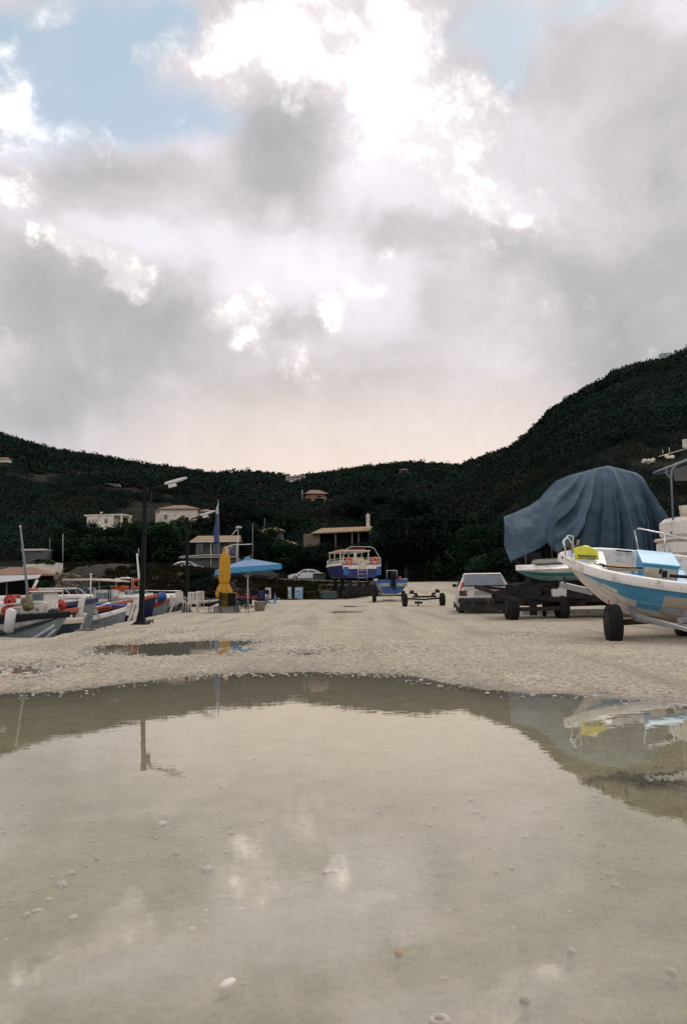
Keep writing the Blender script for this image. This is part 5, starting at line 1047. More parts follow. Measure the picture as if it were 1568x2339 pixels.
# --- excursion boat with blue hull, stern to camera
p = at(826, 1291, 62); bow = at(766, 1298, 71); yaw = math.atan2(bow.y - p.y, bow.x - p.x); L_ = math.hypot(bow.x - p.x, bow.y - p.y)
eb = thing('excursion_boat', 'blue-hulled excursion boat with white wheelhouse and lifebuoys, stern on', 'boat', (bow.x, bow.y, p.z), (0, 0, yaw))
H4 = Hull(L_, 3.05, .95, -.12, .16, 6.0, .98, .32)
def c4(s, u):
    if s < 0: return 0
    return 1 if u > .93 else 0
H4.shell(c4, 40, 14).build('hull', [royal, white], eb)
H4.cap(.1, .06, .1, .04).build('gunwale', white, eb)
H4.deck(0, 1, .03, -.02, -.03).build('deck', white, eb)
X4 = -L_
b = MB(); b.box((X4 - .02, 0, -.12), (.06, 2.9, .3)); b.build('transom_band', white, eb)
b = MB()
for y_ in (-1.28, 1.22): b.box((X4 - .02, y_, -.42), (.08, .36, .62))
b.build('transom_corner', brightblue, eb)
b = MB(); b.box((X4 - .06, -.02, .0), (.05, .5, .6)); b.box((X4 - .06, .1, .3), (.05, .2, .2)); b.build('boarding_gate', cream, eb)
b = MB(); b.box((X4 + .6, .15, .35), (.1, .9, .5)); b.box((X4 + 2.6, .3, .2), (3.6, 2.2, .42)); cb_ = b.build('wheelhouse', cream, eb)
b = MB(); b.box((X4 + 2.3, .45, 1.08), (4.2, 2.35, .10), bev=.04); b.build('cabin_roof', cream, eb)
b = MB(); b.box((X4 + 2.3, .4, 1.2), (3.0, 1.75, .1), bev=.03); b.build('roof_raft', redp, eb)
b = MB()
for x_ in (.35, 2.4, 4.2):
    for y_ in (-.6, .45, 1.55): b.box((X4 + x_, y_, .65), (.07, .06 if y_ != .45 else .12, .8))
b.build('cabin_pillar', white, eb)
b = MB()
for s_ in (1, -1):
    ymax = 1.42
    for k_ in range(9):
        t = 1 - k_ * .1; h_ = H4.half(t) - .06; b.tube([(-t * L_, s_ * h_, 0), (-t * L_, s_ * h_, .55)], .02, 5)
    for z_ in (.28, .55): b.tube([(-t * L_, s_ * (H4.half(t) - .06), z_) for t in [1 - .1 * k_ for k_ in range(9)]], .02, 5)
for z_ in (.28, .55): b.tube([(X4, -1.4, z_), (X4, -.3, z_)], .02, 5); b.tube([(X4, .3, z_), (X4, 1.4, z_)], .02, 5)
b.tube([(X4 + .1, -1.45, .1), (X4 + .2, -1.35, .7), (X4 + .3, -1.05, 1.25), (X4 + .3, -.7, 1.38), (X4 + .3, .7, 1.40), (X4 + .3, 1.1, 1.2), (X4 + .2, 1.35, .7)], .02, 5)
b.build('railing', steel, eb)
for y_ in (.98, -.98):
    b = MB(); b.torus((X4 - .06, y_, .32), (1, 0, 0), .21, .08, 20, 8); lb = b.build('lifebuoy', orange, eb)
    b = MB()
    for a in (.3, 1.9, 3.4, 5): b.box((X4 - .07, y_ + .21 * math.cos(a), .32 + .21 * math.sin(a)), (.165, .06, .06), rx=a)
    b.build('band', cream, lb)
b = MB(); b.tube([(X4 - .1, -.35, .2), (X4 - .1, -.35, -1.3)], .018, 5); b.tube([(X4 - .1, .32, .2), (X4 - .1, .32, -1.3)], .018, 5)
for k_ in range(5): b.tube([(X4 - .1, -.35, -.1 - .28 * k_), (X4 - .1, .32, -.1 - .28 * k_)], .014, 5)
b.build('ladder', steel, eb)
eh = eb.location.z
g_z = float(base_h(np.array(0.), np.array(64.)))
cr = thing('boat_cradle', 'dark timber and tyre cradle propping the excursion boat', 'cradle', (p.x - .4, p.y + 2.5, g_z), (0, 0, yaw))
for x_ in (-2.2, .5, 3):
    b = MB(); b.box((x_, 0, .5), (.4, 2.7, 1.0)); b.box((x_, 1.0, .9), (.25, .25, 1.1)); b.box((x_, -1.0, .9), (.25, .25, 1.1)); b.build('bearer', darksteel, cr)  # bearers near-black, their colour doubling as the shade under the hull
b = MB(); b.box((0, .9, .55), (5, .16, .22)); b.box((0, -.9, .55), (5, .16, .22)); b.build('rail', rusty, cr)
for (x_, y_) in ((-2.8, .8), (-2.8, -.9), (-1.6, 1.3)): wheel(cr, (x_, y_, .36), .36, .26, rim=hubred)
b = MB(); b.box((0, 0, .35), (1.1, .7, .6), bev=.08); b.tube([(-.5, -.2, .0), (-.8, -.3, .9)], .03); o = tag(b.build('oil_drum_cart', mat('dull_green', (.03, .06, .05), .6, .3, 4)), 'dull green tank standing left of the excursion boat cradle', 'tank'); o.location = (at(752, 1352, 61)); o.location.z = g_z - .02

# --- small blue boat with outboard on a trailer
p = at(888, 1327, 49); sb = thing('motor_boat', 'small weathered blue motorboat with black outboard, stern on', 'boat', (p.x, p.y + 4.4, p.z), (0, 0, R_(93)))
H5 = Hull(4.4, 1.85, .78, -.1, .25, 6, .95)
H5.shell(lambda s, u: (1 if (u > .6 and s < 0) else 0), 36, 12).build('hull', [brightblue, cream], sb)
H5.cap(.1, .04, .06, .03).build('gunwale', white, sb); H5.inner(.4, .1).build('interior', [brightblue, brightblue], sb)
b = MB(); b.box((-4.44, .52, -.22), (.05, .62, .2)); b.box((-4.44, -.52, -.22), (.05, .62, .2)); b.build('transom_panel', mat('weathered_cream', (.42, .40, .26), .7, .25, 6, dirt=(.05, .15, .22), damt=.5), sb)
b = MB(); b.box((-4.0, .55, -.02), (.6, .7, .16), bev=.03); b.box((-4.0, -.55, -.02), (.6, .7, .16), bev=.03); b.build('stern_seat', brightblue, sb)
b = MB(); b.box((-4.6, 0, .3), (.32, .3, .42), bev=.08); b.box((-4.6, 0, -.1), (.14, .2, .6)); b.box((-4.62, 0, -.42), (.3, .1, .18), bev=.03); om = b.build('outboard', black, sb); b = MB(); b.disc((-4.8, 0, -.42), (1, 0, 0), .11, .05, 12); b.build('propeller', darksteel, om)
b = MB(); b.tube([(-3.4, -.35, .1), (-3.4, -.35, .62), (-3.4, .25, .62), (-3.4, .25, .1)], .022); b.build('grab_rail', steel, sb)
b = MB(); b.box((-3.6, -.5, .15), (.2, .15, .2), bev=.04); b.build('fuel_can', orange, sb)
t3 = thing('boat_trailer', 'low trailer with thin wheels carrying the small blue motorboat', 'trailer', (p.x, p.y, 0.03), (0, 0, R_(93)))
for s_ in (1, -1): wheel(t3, (.3, s_ * .86, .34), .34, .2, rim=hubred)
b = MB(); bar(b, (.3, -.85, .42), (.3, .85, .42), .08); b.build('axle', rusty, t3); b = MB(); bar(b, (-.2, -.45, .48), (4.2, -.2, .5), .08); bar(b, (-.2, .45, .48), (4.2, .2, .5), .08); bar(b, (-.2, -.5, .48), (-.2, .5, .48), .08); b.build('frame', galv, t3)
# empty trailer
p = gpt(968, 1387); t4 = thing('boat_trailer', 'empty rusty boat trailer with bare rollers between boat and hatchback', 'trailer', (p.x, p.y + .2, 0), (0, 0, R_(95)))
for s_ in (1, -1): wheel(t4, (0, s_ * .9, .33), .33, .2, rim=hubred)
b = MB(); b.tube([(0, -.88, .42), (0, 0, .36), (0, .88, .42)], .04); b.build('axle', rusty, t4)
b = MB(); bar(b, (-.5, -.5, .5), (3.0, 0, .45), .07); bar(b, (-.5, .5, .5), (3.0, 0, .45), .07); bar(b, (-.4, -.55, .5), (-.4, .55, .5), .07); b.build('frame', rusty, t4)
for s_, z_ in ((1, .72), (-1, .76)):
    b = MB(); b.tube([(-.3, s_ * .28, .5), (-.3, s_ * .62, z_)], .035); b.box((-.3, s_ * .62, z_), (.24, .2, .14), rx=-s_ * .5, bev=.03); b.box((-.3, s_ * .42, .62), (.2, .14, .12), rx=-s_ * .5, bev=.03); b.build('roller', darksteel, t4)
b = MB(); b.box((-.2, .28, .22), (.5, .3, .1)); b.tube([(-.2, .3, .0), (-.2, .3, .3)], .03); b.build('jockey_wheel', darksteel, t4)

# ---------------------------------------------------------------- parasols and the kiosk corner
p = gpt(512, 1400); ps = thing('closed_parasol', 'tall closed amber parasol tied round the middle', 'parasol', (p.x, p.y, 0), (0, R_(1.5), 0))
b = MB(); b.tube([(0, 0, 0), (0, 0, 2.8)], .035); b.build('pole', whitetube, ps)
rings = []; prof = [(.62, .20), (.66, .30), (.8, .34), (1.0, .29), (1.15, .22), (1.24, .185), (1.3, .20), (1.5, .235), (1.9, .22), (2.2, .20), (2.45, .165), (2.5, .12), (2.6, .10), (2.72, .085), (2.78, .05)]
for z_, r_ in prof:
    k_ = .18 if z_ < 1.2 else .10; rings.append([((r_ * (1 + k_ * math.cos(9 * a + (z_ * .6)) + .05 * math.cos(4 * a + 3 * z_))) * math.cos(a) - .02, (r_ * (1 + k_ * math.cos(9 * a + z_ * .6))) * math.sin(a), z_ + (.05 * math.sin(9 * a) if z_ < .7 else 0)) for a in [2 * math.pi * q / 72 for q in range(72)]])
b = MB(); b.loft(rings, sm=True); b.build('canopy', ochre, ps); b = MB(); b.torus((-.02, 0, 1.24), (0, 0, 1), .19, .02, 20, 6); b.build('tie', mat('dark_tie', (.25, .12, .02), .8), ps)
b = MB(); b.box((.06, -.08, 2.62), (.11, .06, .24)); b.build('reflective_tab', mat('pale_tab', (.5, .47, .4), .7), ps)
# planter table under it
p = gpt(518, 1402); kt = thing('drum_table', 'olive and black drum table with pale base at the foot of the parasol', 'table', (p.x + .05, p.y - .15, 0))
b = MB(); b.lathe((0, 0, 0), [(.36, .32), (.36, .83), (.38, .83), (.38, .87)], 24); b.build('drum', mat('olive_drum', (.20, .17, .02), .6, .3, 4, dirt=(.03, .03, .02), damt=.4), kt)
b = MB(); b.box((.22, -.33, .58), (.30, .1, .5)); b.build('dark_panel', black, kt)
b = MB(); b.box((-.02, 0, .17), (1.05, .55, .33), bev=.02); b.build('base', concrete, kt)
def chair_black(loc, rz, label, back=True):
    o = thing('metal_chair', label, 'chair', loc, (0, 0, rz))
    for (x_, y_) in ((-.2, -.2), (.2, -.2), (-.2, .2), (.2, .2)):
        b = MB(); b.tube([(x_ * 1.15, y_ * 1.15, 0), (x_, y_, .45)] + ([(x_ * .95, y_ * 1.15, .9)] if (back and y_ > 0) else []), .016, 6); b.build('leg', black, o)
    b = MB(); b.box((0, 0, .46), (.44, .44, .035), bev=.01); b.build('seat', black, o)
    if back:
        b = MB(); b.box((0, .225, .78), (.38, .02, .22)); b.build('backrest', black, o)
        for s_ in (-1, 1): b = MB(); b.tube([(s_ * .22, .2, .66), (s_ * .22, -.2, .66), (s_ * .21, -.2, .45)], .014, 6); b.build('armrest', black, o)
    else:
        b = MB(); b.tube([(-.21, -.21, .36), (.21, -.21, .36), (.21, .21, .36), (-.21, .21, .36), (-.21, -.21, .36)], .012, 6); b.build('stretcher', black, o)
    return o
p = gpt(491, 1404); chair_black((p.x, p.y, 0), R_(-70), 'black metal armchair left of the drum table')
p = gpt(552, 1403); chair_black((p.x, p.y, 0), R_(20), 'black backless stool right of the drum table', False)
for (x_, y_, r_, lab_) in ((586, 1389, 150, 'black metal chair under the middle of the blue parasol'), (560, 1392, 60, 'black metal chair beside the moped front wheel'), (604, 1384, 200, 'black metal chair near the price board')):
    p = gpt(x_, y_); chair_black((p.x, p.y, 0), R_(r_), lab_)
# big blue parasol
p = gpt(575, 1388); p.y += 2; bp = thing('open_parasol', 'large square blue parasol standing open over the beach stall', 'parasol', at(566, 1388, 42) * 1.0, (0, 0, R_(28)))
bp.location.z = .02; zc = bp.location
top = at(566, 1280, 42).z; ev = at(641, 1296, 42).z; hwid = 1.28
b = MB(); b.tube([(0, 0, 0), (0, 0, top)], .035); b.build('pole', whitetube, bp)
G = []
c4_ = [(-1, -1), (0, -1), (1, -1), (1, 0), (1, 1), (0, 1), (-1, 1), (-1, 0)]
b = MB(); vs = []
for ring, (r_, z_) in enumerate(((.18, top), (.55, top - .12), (.95, ev + .11), (hwid, ev))):
    for (x_, y_) in c4_: vs.append((x_ * r_, y_ * r_, z_ - (.03 if (x_ == 0 or y_ == 0) and ring in (1, 2) else 0)))
fs = [(i * 8 + j, i * 8 + (j + 1) % 8, (i + 1) * 8 + (j + 1) % 8, (i + 1) * 8 + j) for i in range(3) for j in range(8)]; b.add(vs, fs); cano = b.build('canopy', pblue, bp)
so_ = cano.modifiers.new('s', 'SOLIDIFY'); so_.thickness = .015
b = MB(); vs = []; m_ = 48
for zz in (0, 1):
    for k_ in range(m_):
        t = k_ / m_ * 4; e = int(t); f_ = t - e; cs = [(-1, -1), (1, -1), (1, 1), (-1, 1), (-1, -1)]; x_ = cs[e][0] + (cs[e + 1][0] - cs[e][0]) * f_; y_ = cs[e][1] + (cs[e + 1][1] - cs[e][1]) * f_
        vs.append((x_ * (hwid + .005 + .02 * zz), y_ * (hwid + .005 + .02 * zz), ev - zz * (.24 + .02 * math.sin(k_ * 1.9))))
b.add(vs, [(k_, (k_ + 1) % m_, m_ + (k_ + 1) % m_, m_ + k_) for k_ in range(m_)]); b.build('valance', pvalance, bp)
b = MB(); b.lathe((0, 0, top - .02), [(.26, -.04), (.27, .04), (.12, .12), (.02, .16)], 8); b.build('vent_cap', pvalance, bp)
for k_ in range(4):
    x_, y_ = c4_[k_ * 2]; b = MB(); b.tube([(x_ * .05, y_ * .05, top - .12), (x_ * hwid * .98, y_ * hwid * .98, ev - .02)], .014, 5); rb = b.build('rib', whitetube, bp); b = MB(); b.tube([(x_ * .05, y_ * .05, 1.55), (x_ * .65, y_ * .65, (top + ev) / 2 - .1)], .012, 5); b.build('strut', whitetube, rb)
for ch in [c_ for c_ in bp.children if not c_.name.startswith('pole')]:
    for mesh_ in [ch.data] + [g_.data for g_ in ch.children]:
        for v_ in mesh_.vertices: v_.co.z += .075 * (v_.co.x * math.cos(R_(28)) - v_.co.y * math.sin(R_(28)))
b = MB(); b.lathe((0, 0, 0), [(.3, 0), (.3, .1), (.06, .14), (.05, .4)], 16); b.build('base', concrete, bp)
b = MB(); b.tube([(-.3, -.2, top + .1), (.1, -.3, top + .2)], .02); b.build('loose_batten', wood, bp)
# stall clutter: table, moped, boards, tub
D = 43
def putg(x, y): q = gpt(x, y); return (q.x, q.y, 0)
o = thing('stall_table', 'blue-draped stall table standing under the blue parasol', 'table', putg(575, 1386), (0, 0, R_(5)))
b = MB(); b.box((0, .3, .83), (1.3, .7, .04)); b.build('table_top', royal, o); b = MB(); b.box((0, -.04, .62), (1.3, .02, .42)); b.box((-.64, .3, .4), (.02, .66, .82)); b.build('drape', royal, o)
for (x_, y_) in ((-.6, 0), (.6, 0), (-.6, .6), (.6, .6)): b = MB(); b.tube([(x_, y_, 0), (x_, y_, .82)], .02); b.build('leg', darksteel, o)
mo = thing('moped', 'red moped parked by the blue stall table', 'moped', putg(569, 1389), (0, 0, R_(8)))
b = MB(); b.loft([[(x_, -w_, z0), (x_, w_, z0), (x_, w_ * .7, z1), (x_, -w_ * .7, z1)] for x_, w_, z0, z1 in ((-.75, .03, .68, .72), (-.5, .12, .55, .78), (-.05, .13, .5, .76), (.12, .08, .45, .58), (.4, .07, .45, .6))]); b.build('body', redp, mo)
for x_ in (-.55, .62):
    b = MB(); b.torus((x_, 0, .25), (0, 1, 0), .2, .055, 20, 8); w_ = b.build('wheel', rubber, mo); b = MB(); b.disc((x_, 0, .25), (0, 1, 0), .13, .04); b.build('rim', rimm, w_)
b = MB(); b.tube([(.62, 0, .25), (.45, 0, .75), (.38, 0, .95)], .03); b.tube([(.36, -.28, .98), (.38, 0, .95), (.36, .28, .98)], .018); b.build('fork', darksteel, mo); b = MB(); b.box((-.3, 0, .8), (.6, .22, .08), bev=.03); b.build('seat', black, mo); b = MB(); b.box((-.1, 0, .3), (.5, .18, .2), bev=.04); b.build('engine', darksteel, mo)
b = MB(); b.lathe((0, 0, 0), [(.2, 0), (.24, .44), (.26, .44), (.26, .47), (.2, .47)], 20); o = tag(b.build('concrete_tub', concrete), 'round grey concrete tub before the blue parasol', 'tub'); o.location = putg(593, 1399)
imgs = [mat('picture_teal', (.03, .20, .24), .5, .6, 9, dirt=(.4, .4, .34), damt=.6, dscale=5), mat('picture_blue', (.06, .3, .5), .5, .6, 7, dirt=(.5, .4, .32), damt=.55, dscale=4), mat('picture_white', (.5, .48, .44), .5, .25, 6, dirt=(.4, .1, .07), damt=.5, dscale=9)]
def aboard(x, y, w_, h_, m_, label, rz=0, frame=None):
    o = thing('sign_board', label, 'sign', putg(x, y), (0, 0, rz)); t = .18; b = MB()
    for s_ in (1, -1): b.box((0, s_ * t, h_ / 2 + .08), (w_, .025, h_), rx=s_ * .22 * 1.0 * (1.0 / h_) * .9)
    b.build('panel', frame or black, o); b = MB(); b.box((0, -t - .018, h_ / 2 + .08), (w_ - .08, .01, h_ - .08), rx=-.2 / h_); b.build('picture', m_, o)
    b = MB(); b.box((0, -t - .028, h_ * .80 + .06), (w_ * .62, .008, .09), rx=-.2 / h_); b.box((0, -t - .036, h_ * .22 + .06), (w_ * .7, .008, .07), rx=-.2 / h_); b.build('print_band', plastic, o)
    for (x_, s_) in ((-1, -1), (1, -1), (-1, 1), (1, 1)): b = MB(); b.tube([(x_ * w_ * .45, s_ * t * 1.3, 0), (x_ * w_ * .45, s_ * t * 1.2, .12)], .015, 5); b.build('leg', darksteel, o)
    return o
aboard(684, 1371, .72, .95, imgs[1], 'sandwich board with a turquoise beach picture, rightmost of the signs', R_(-14))
aboard(661, 1372, .34, .98, imgs[0], 'narrow dark teal sign board left of the beach-picture board', R_(8))
aboard(612, 1372, .38, .9, imgs[2], 'white and red price board right of the moped', R_(14), plastic)
aboard(572, 1352, .42, .8, imgs[2], 'tall cream sign board with red marks behind the stall table', R_(6), plastic).location.z = .02
o = thing('parasol_base', 'bright blue parasol foot standing bare right of the stall', 'parasol base', putg(628, 1380)); b = MB(); b.lathe((0, 0, 0), [(.30, 0), (.30, .07), (.1, .12), (.05, .14), (.05, .55)], 16); b.build('foot', brightblue, o); b = MB(); b.tube([(0, 0, .5), (0, 0, .68)], .025); b.build('socket', brightblue, o)
o = dup(o, putg(610, 1379), 0, 'blue parasol foot just left of the bare one', scale=(.8, .8, 1.5))
b = MB()
for q in range(6): b.box((random.uniform(-.2, .2), random.uniform(-.1, .1), .25 + .09 * q), (.42, .3, .08), bev=.02)
b.box((0, 0, .12), (.5, .34, .22)); o = tag(b.build('crate_stack', mat('blue_white_crates', (.12, .22, .34), .6, .5, 8)), 'stack of pale blue crates left of the moped', 'crates'); o.location = putg(549, 1381)
# white plastic chairs by the second lamp
def pchair(loc, rz, label, sc=1.):
    o = thing('plastic_chair', label, 'chair', loc, (0, 0, rz), 'white plastic chairs by the farther street lamp'); o.scale = (sc,) * 3
    for (x_, y_) in ((-.22, -.22), (.22, -.22), (-.2, .22), (.2, .22)):
        b = MB(); b.tube([(x_ * 1.1, y_ * 1.15, 0), (x_, y_, .42)] + ([(x_ * .98, y_ * 1.2, .86)] if y_ > 0 else [(x_ * 1.05, y_, .64)]), [.022, .03, .022], 6); b.build('leg', plastic, o)
    b = MB(); b.box((0, 0, .43), (.46, .46, .035), bev=.012); b.build('seat', plastic, o)
    b = MB()
    for x_ in (-.12, 0, .12): b.box((x_, .25, .66), (.07, .02, .36))
    b.box((0, .26, .86), (.44, .03, .08), bev=.01); b.build('backrest', plastic, o)
    for s_ in (-1, 1): b = MB(); b.box((s_ * .24, .0, .65), (.05, .5, .03), bev=.01); b.build('armrest', plastic, o)
    return o
c1_ = pchair(putg(439, 1402), R_(200), 'white plastic armchair right against the farther street lamp')
dup(c1_, putg(418, 1396), R_(150), 'white plastic armchair left of the farther street lamp'); q = dup(c1_, putg(452, 1392), R_(215), 'white plastic armchair farthest right in the chair cluster')
p = gpt(468, 1388); db = thing('rowing_boat', 'small dark skiff drawn up on the gravel behind the plastic chairs', 'boat', (p.x + .9, p.y, .42), (0, 0, R_(10)))
H6 = Hull(2.6, 1.0, .36, .06, .3, 6, .85); H6.shell(lambda s, u: 0 if u < .8 else 1, 24, 8).build('hull', [darksteel, plastic], db); H6.inner(.4, .05).build('interior', [darksteel, darksteel], db); H6.cap(.04, .02, .03, .01).build('gunwale', plastic, db)

# ---------------------------------------------------------------- moored boats at the quay
def moored(label, bx, by, D, yaw, L, B, dep, sh, colf, mats, capm, name='fishing_boat', deck=None, stem=.14, k=6, post=None, roll=0):
    o = thing(name, label, 'boat', at(bx, by, D), (roll, 0, yaw)); Hh = Hull(L, B, dep, sh, stem, k, .7)
    Hh.shell(colf, 40, 12).build('hull', mats, o); Hh.cap(.1, .06, .08, .04).build('gunwale', capm, o)
    if deck: Hh.deck(.01, deck, .06, -.06, -.06).build('deck', white, o)
    Hh.inner(.5, .08, .04).build('interior', [cream, white], o)
    if post: b = MB(); b.box((.03, 0, post / 2 - .1), (.14, .14, post + .3), ry=R_(12), bev=.02); b.box((.02, 0, -.5), (.1, .12, .8), ry=R_(20)); b.build('stem_post', post_m, o)
    return o, Hh
post_m = white
# A nearest: pale hull with chines, black rail
A, HA = moored('nearest moored boat with pale spray-railed hull, black rail and red buoys', 156, 1402, 20.6, 0, 7.0, 2.4, 1.35, .12, lambda s, u: 0 if u < .74 else (1 if u < .84 else (2 if u < .93 else 1)), [hullgrey, hulldark, white], black, stem=.22, k=5)
b = MB()
for u_ in (.30, .52): b.tube([HA.P(.04 + .9 * i / 30, u_, -1, .03) for i in range(31)], [.045] * 31, 6); b.tube([HA.P(.04 + .9 * i / 30, u_, 1, .03) for i in range(31)], [.045] * 31, 6)
b.build('spray_rail', mat('pale_chine', (.52, .56, .55), .5, .1, 4), A)
def boxpx(b, o, x0, y0, x1, y1, D, dep, bev=.04):
    a_ = at(x0, y1, D) - o.location; c_ = at(x1, y0, D) - o.location; b.box(((a_.x + c_.x) / 2, (a_.y + c_.y) / 2 + dep / 2, (a_.z + c_.z) / 2), (abs(c_.x - a_.x), dep, abs(c_.z - a_.z)), bev=bev)
A.rotation_euler = (0, 0, 0)
def al(x, y, D=20.3): return Vector(at(x, y, D) - A.location)
b = MB(); boxpx(b, A, -60, 1374, 70, 1404, 20.5, 1.1); b.build('deck_house', white, A)
b = MB(); boxpx(b, A, 68, 1353, 109, 1402, 20.6, .8); wh = b.build('wheelhouse', white, A)
b = MB(); boxpx(b, A, 74, 1357, 99, 1371, 20.585, .03, 0); b.build('window', greyglass, wh); b = MB(); boxpx(b, A, 64, 1349, 113, 1353.5, 20.5, 1.0, .01); b.build('roof', white, wh)
b = MB(); b.tube([al(-60, 1388), al(0, 1383), al(60, 1376), al(96, 1374), al(106, 1378), al(101, 1397)], .016, 6); b.tube([al(-60, 1396), al(0, 1392), al(60, 1385), al(100, 1384)], .014, 6)
for x_ in (-30, 2, 50): b.tube([al(x_, 1384), al(x_, 1404)], .012, 5)
b.build('railing', whitetube, A)
for (bx, by, r_, lab, dd) in ((23, 1373, .145, 'upper red net-drum disc on the nearest moored boat', 20.35), (14, 1395, .10, 'lower, half hidden red disc on the nearest moored boat', 20.25)):
    q = at(bx, by, dd); o = thing('net_hauler', lab, 'net drum', q); b = MB(); b.disc((0, 0, 0), (0.1, 1, 0), r_, .06, 24); b.torus((0, -.02, 0), (0.1, 1, 0), r_ * .95, .018, 24, 6); b.build('drum', redp, o); b = MB(); b.disc((0, -.04, 0), (.1, 1, 0), r_ * .2, .05, 12); b.tube([(0, .1, -.25), (0, .1, 0)], .02); b.build('hub', darksteel, o)
b = MB(); b.tube([al(66, 1396, 20.5), al(62, 1340, 20.5), al(47, 1204, 20.5)], [.04, .035, .022]); b.build('mast', greypole, A); b = MB(); q = al(47, 1203, 20.5); b.blob(q, (.06, .06, .06), 8, 0); b.build('mast_light', white, A)
b = MB(); b.tube([al(74, 1348, 20.7), al(86, 1325, 20.7)], .035); b.build('boom', white, A); b = MB(); b.tube([al(30, 1362, 20.6), al(47, 1363, 20.6)], .045); b.tube([al(66, 1347, 20.7), al(88, 1347, 20.7)], .04); b.build('orange_float', orred, A)
for (x_, y_, s_) in ((54, 1374, .15), (66, 1370, .2), (60, 1382, .2), (72, 1384, .14)):
    b = MB(); b.blob(al(x_, y_, 20.3), (s_, s_, s_ * 1.3), 9, .2); b.build('net_heap', netm, A)
b = MB()
for q in range(26): b.blob(al(random.uniform(84, 140), random.uniform(1391, 1399), 20.6 + random.uniform(0, .6)), (.12, .12, .07), 6, .35)
b.build('rope_pile', mat('deck_gear', (.12, .12, .13), .9, .7, 14, dirt=(.05, .06, .10), damt=.5), A)
b = MB(); q = at(22, 1418, 19.75) - A.location; b.tube([q + Vector((.06, 0, .28)), q + Vector((.04, 0, .24)), q + Vector((-.02, 0, -.24)), q + Vector((-.05, 0, -.30))], [.06, .12, .12, .05], 14); b.build('fender', fender, A)
b = MB(); b.tube([(-.3, -.3, -.1), (-2.5, -1.5, -.75), (-4, -1.8, -1.0)], .015, 5); b.build('mooring_line', ropem, A)
# red disc of second boat & B..E
B_, HB = moored('moored boat with orange-trimmed bow and white stem post beside the nearest one', 182, 1391, 23.4, R_(-2), 6.0, 2.0, 1.5, .3, lambda s, u: 1 if u > .86 else 0, [hulldark, orred], orred, stem=.16, post=.32)
b = MB(); b.disc((-.36, -.45, .12), (.15, 1, .05), .15, .06, 24); rd_ = b.build('net_drum', redp, B_); b = MB(); b.disc((-.36, -.49, .12), (.15, 1, .05), .035, .06, 12); b.build('hub', darksteel, rd_)
b = MB(); b.box((-1.9, .2, .2), (1.3, 1.2, .4), bev=.06); b.build('wheelhouse', white, B_)
b = MB(); b.tube([(-1.1, -.2, .55), (-.35, -.2, .57)], .025); b.tube([(-.4, -.2, .56), (-.45, -.2, .0)], .015); b.box((-.8, .2, .58), (.95, 1.0, .04)); b.build('canopy', white, B_)
C_, HC = moored('low moored skiff with pale gunwale, squeezed between nearest boat and quay', 190, 1415, 21.9, R_(6), 5.0, 1.7, .85, .1, lambda s, u: 1 if u > .88 else 0, [hulldark, cream], cream, 'skiff', .5, .12)
b = MB()
for x_ in (-.5, -1.1, -1.7): b.tube([(x_, -.55, .0), (x_, -.55, .22)], .015, 5)
b.tube([(-.3, -.5, .02), (-.5, -.55, .22), (-1.9, -.55, .22)], .015, 5); b.build('railing', whitetube, C_)
D_, HD = moored('grey moored boat with dark rail and pointed bow, third from the quay corner', 221, 1370, 26.5, R_(-6), 6.0, 2.1, 1.5, .35, lambda s, u: 1 if u > .9 else 0, [hullgrey, navy], navy, deck=.4, stem=.1)
b = MB(); b.box((-.9, 0, .1), (1.3, .8, .16), bev=.05); b.tube([(-.2, 0, 0), (-.2, 0, .75)], .02); b.blob((-.2, 0, .8), (.08, .08, .08), 6, 0); b.build('deck_gear', white, D_)
E_, HE = moored('white fishing boat with tall white stem post close to the quay edge', 291, 1389, 27.6, R_(12), 4.8, 1.9, 1.2, .5, lambda s, u: 1 if u > .9 else 0, [hullgrey, white], white, stem=.1, k=5, post=.12)
b = MB(); b.box((.10, 0, -.28), (.09, .13, 1.0), ry=R_(16), bev=.02); b.box((.27, 0, -.17), (.12, .15, 1.0), ry=R_(14), bev=.02); b.build('bow_plank', white, E_)
b = MB(); b.tube([(-.5, -.35, .05), (-.55, -.4, .18), (-1.4, -.75, -.08), (-1.45, -.75, -.25)], .02, 6); b.tube([(-.95, -.6, .03), (-.95, -.6, -.15)], .015, 5); b.tube([(-1.5, -.72, -.1), (-2.6, -.8, -.25)], .018, 5); b.build('railing', steel, E_)
b = MB()
for q in range(16): b.blob((random.uniform(-2.2, -.5), random.uniform(-.4, .4), -.1 + random.uniform(-.08, .05)), (.24, .2, .12), 6, .3)
b.build('deck_gear', mat('deck_gear_pale', (.4, .37, .32), .9, .5, 10, dirt=(.12, .1, .08), damt=.4), E_)
# F big navy hull with canopy
F_, HF = moored('largest moored boat with navy hull, orange-red rail, white cabin and long canopy', 359, 1359, 34, R_(-3), 7.4, 2.7, 1.9, .65, lambda s, u: 1 if u > .90 else 0, [navy, orred], orred, deck=.75, stem=.13, k=5)
def fl(x, y, D=34.): return Vector(at(x, y, D) - F_.location)
b = MB(); b.box(fl(246, 1366), (.95, 1.4, .68), bev=.06); b.box(fl(282, 1370), (1.7, 1.3, .42), bev=.1); cf = b.build('cabin', white, F_)
for (x_, w_) in ((238, .22), (252, .22)): b = MB(); b.box(fl(x_, 1360) + Vector((0, -.71, 0)), (w_, .03, .24)); b.build('window', greyglass, cf)
b = MB()
for x_ in (222, 226, 262, 266): b.tube([fl(x_, 1330) + Vector((0, -.8, 0)), fl(x_, 1372) + Vector((0, -.8, 0))], .02, 5)
b.tube([fl(224, 1378, 32.8), fl(300, 1366, 32.8)], .015, 5); b.build('side_stays', darksteel, F_)
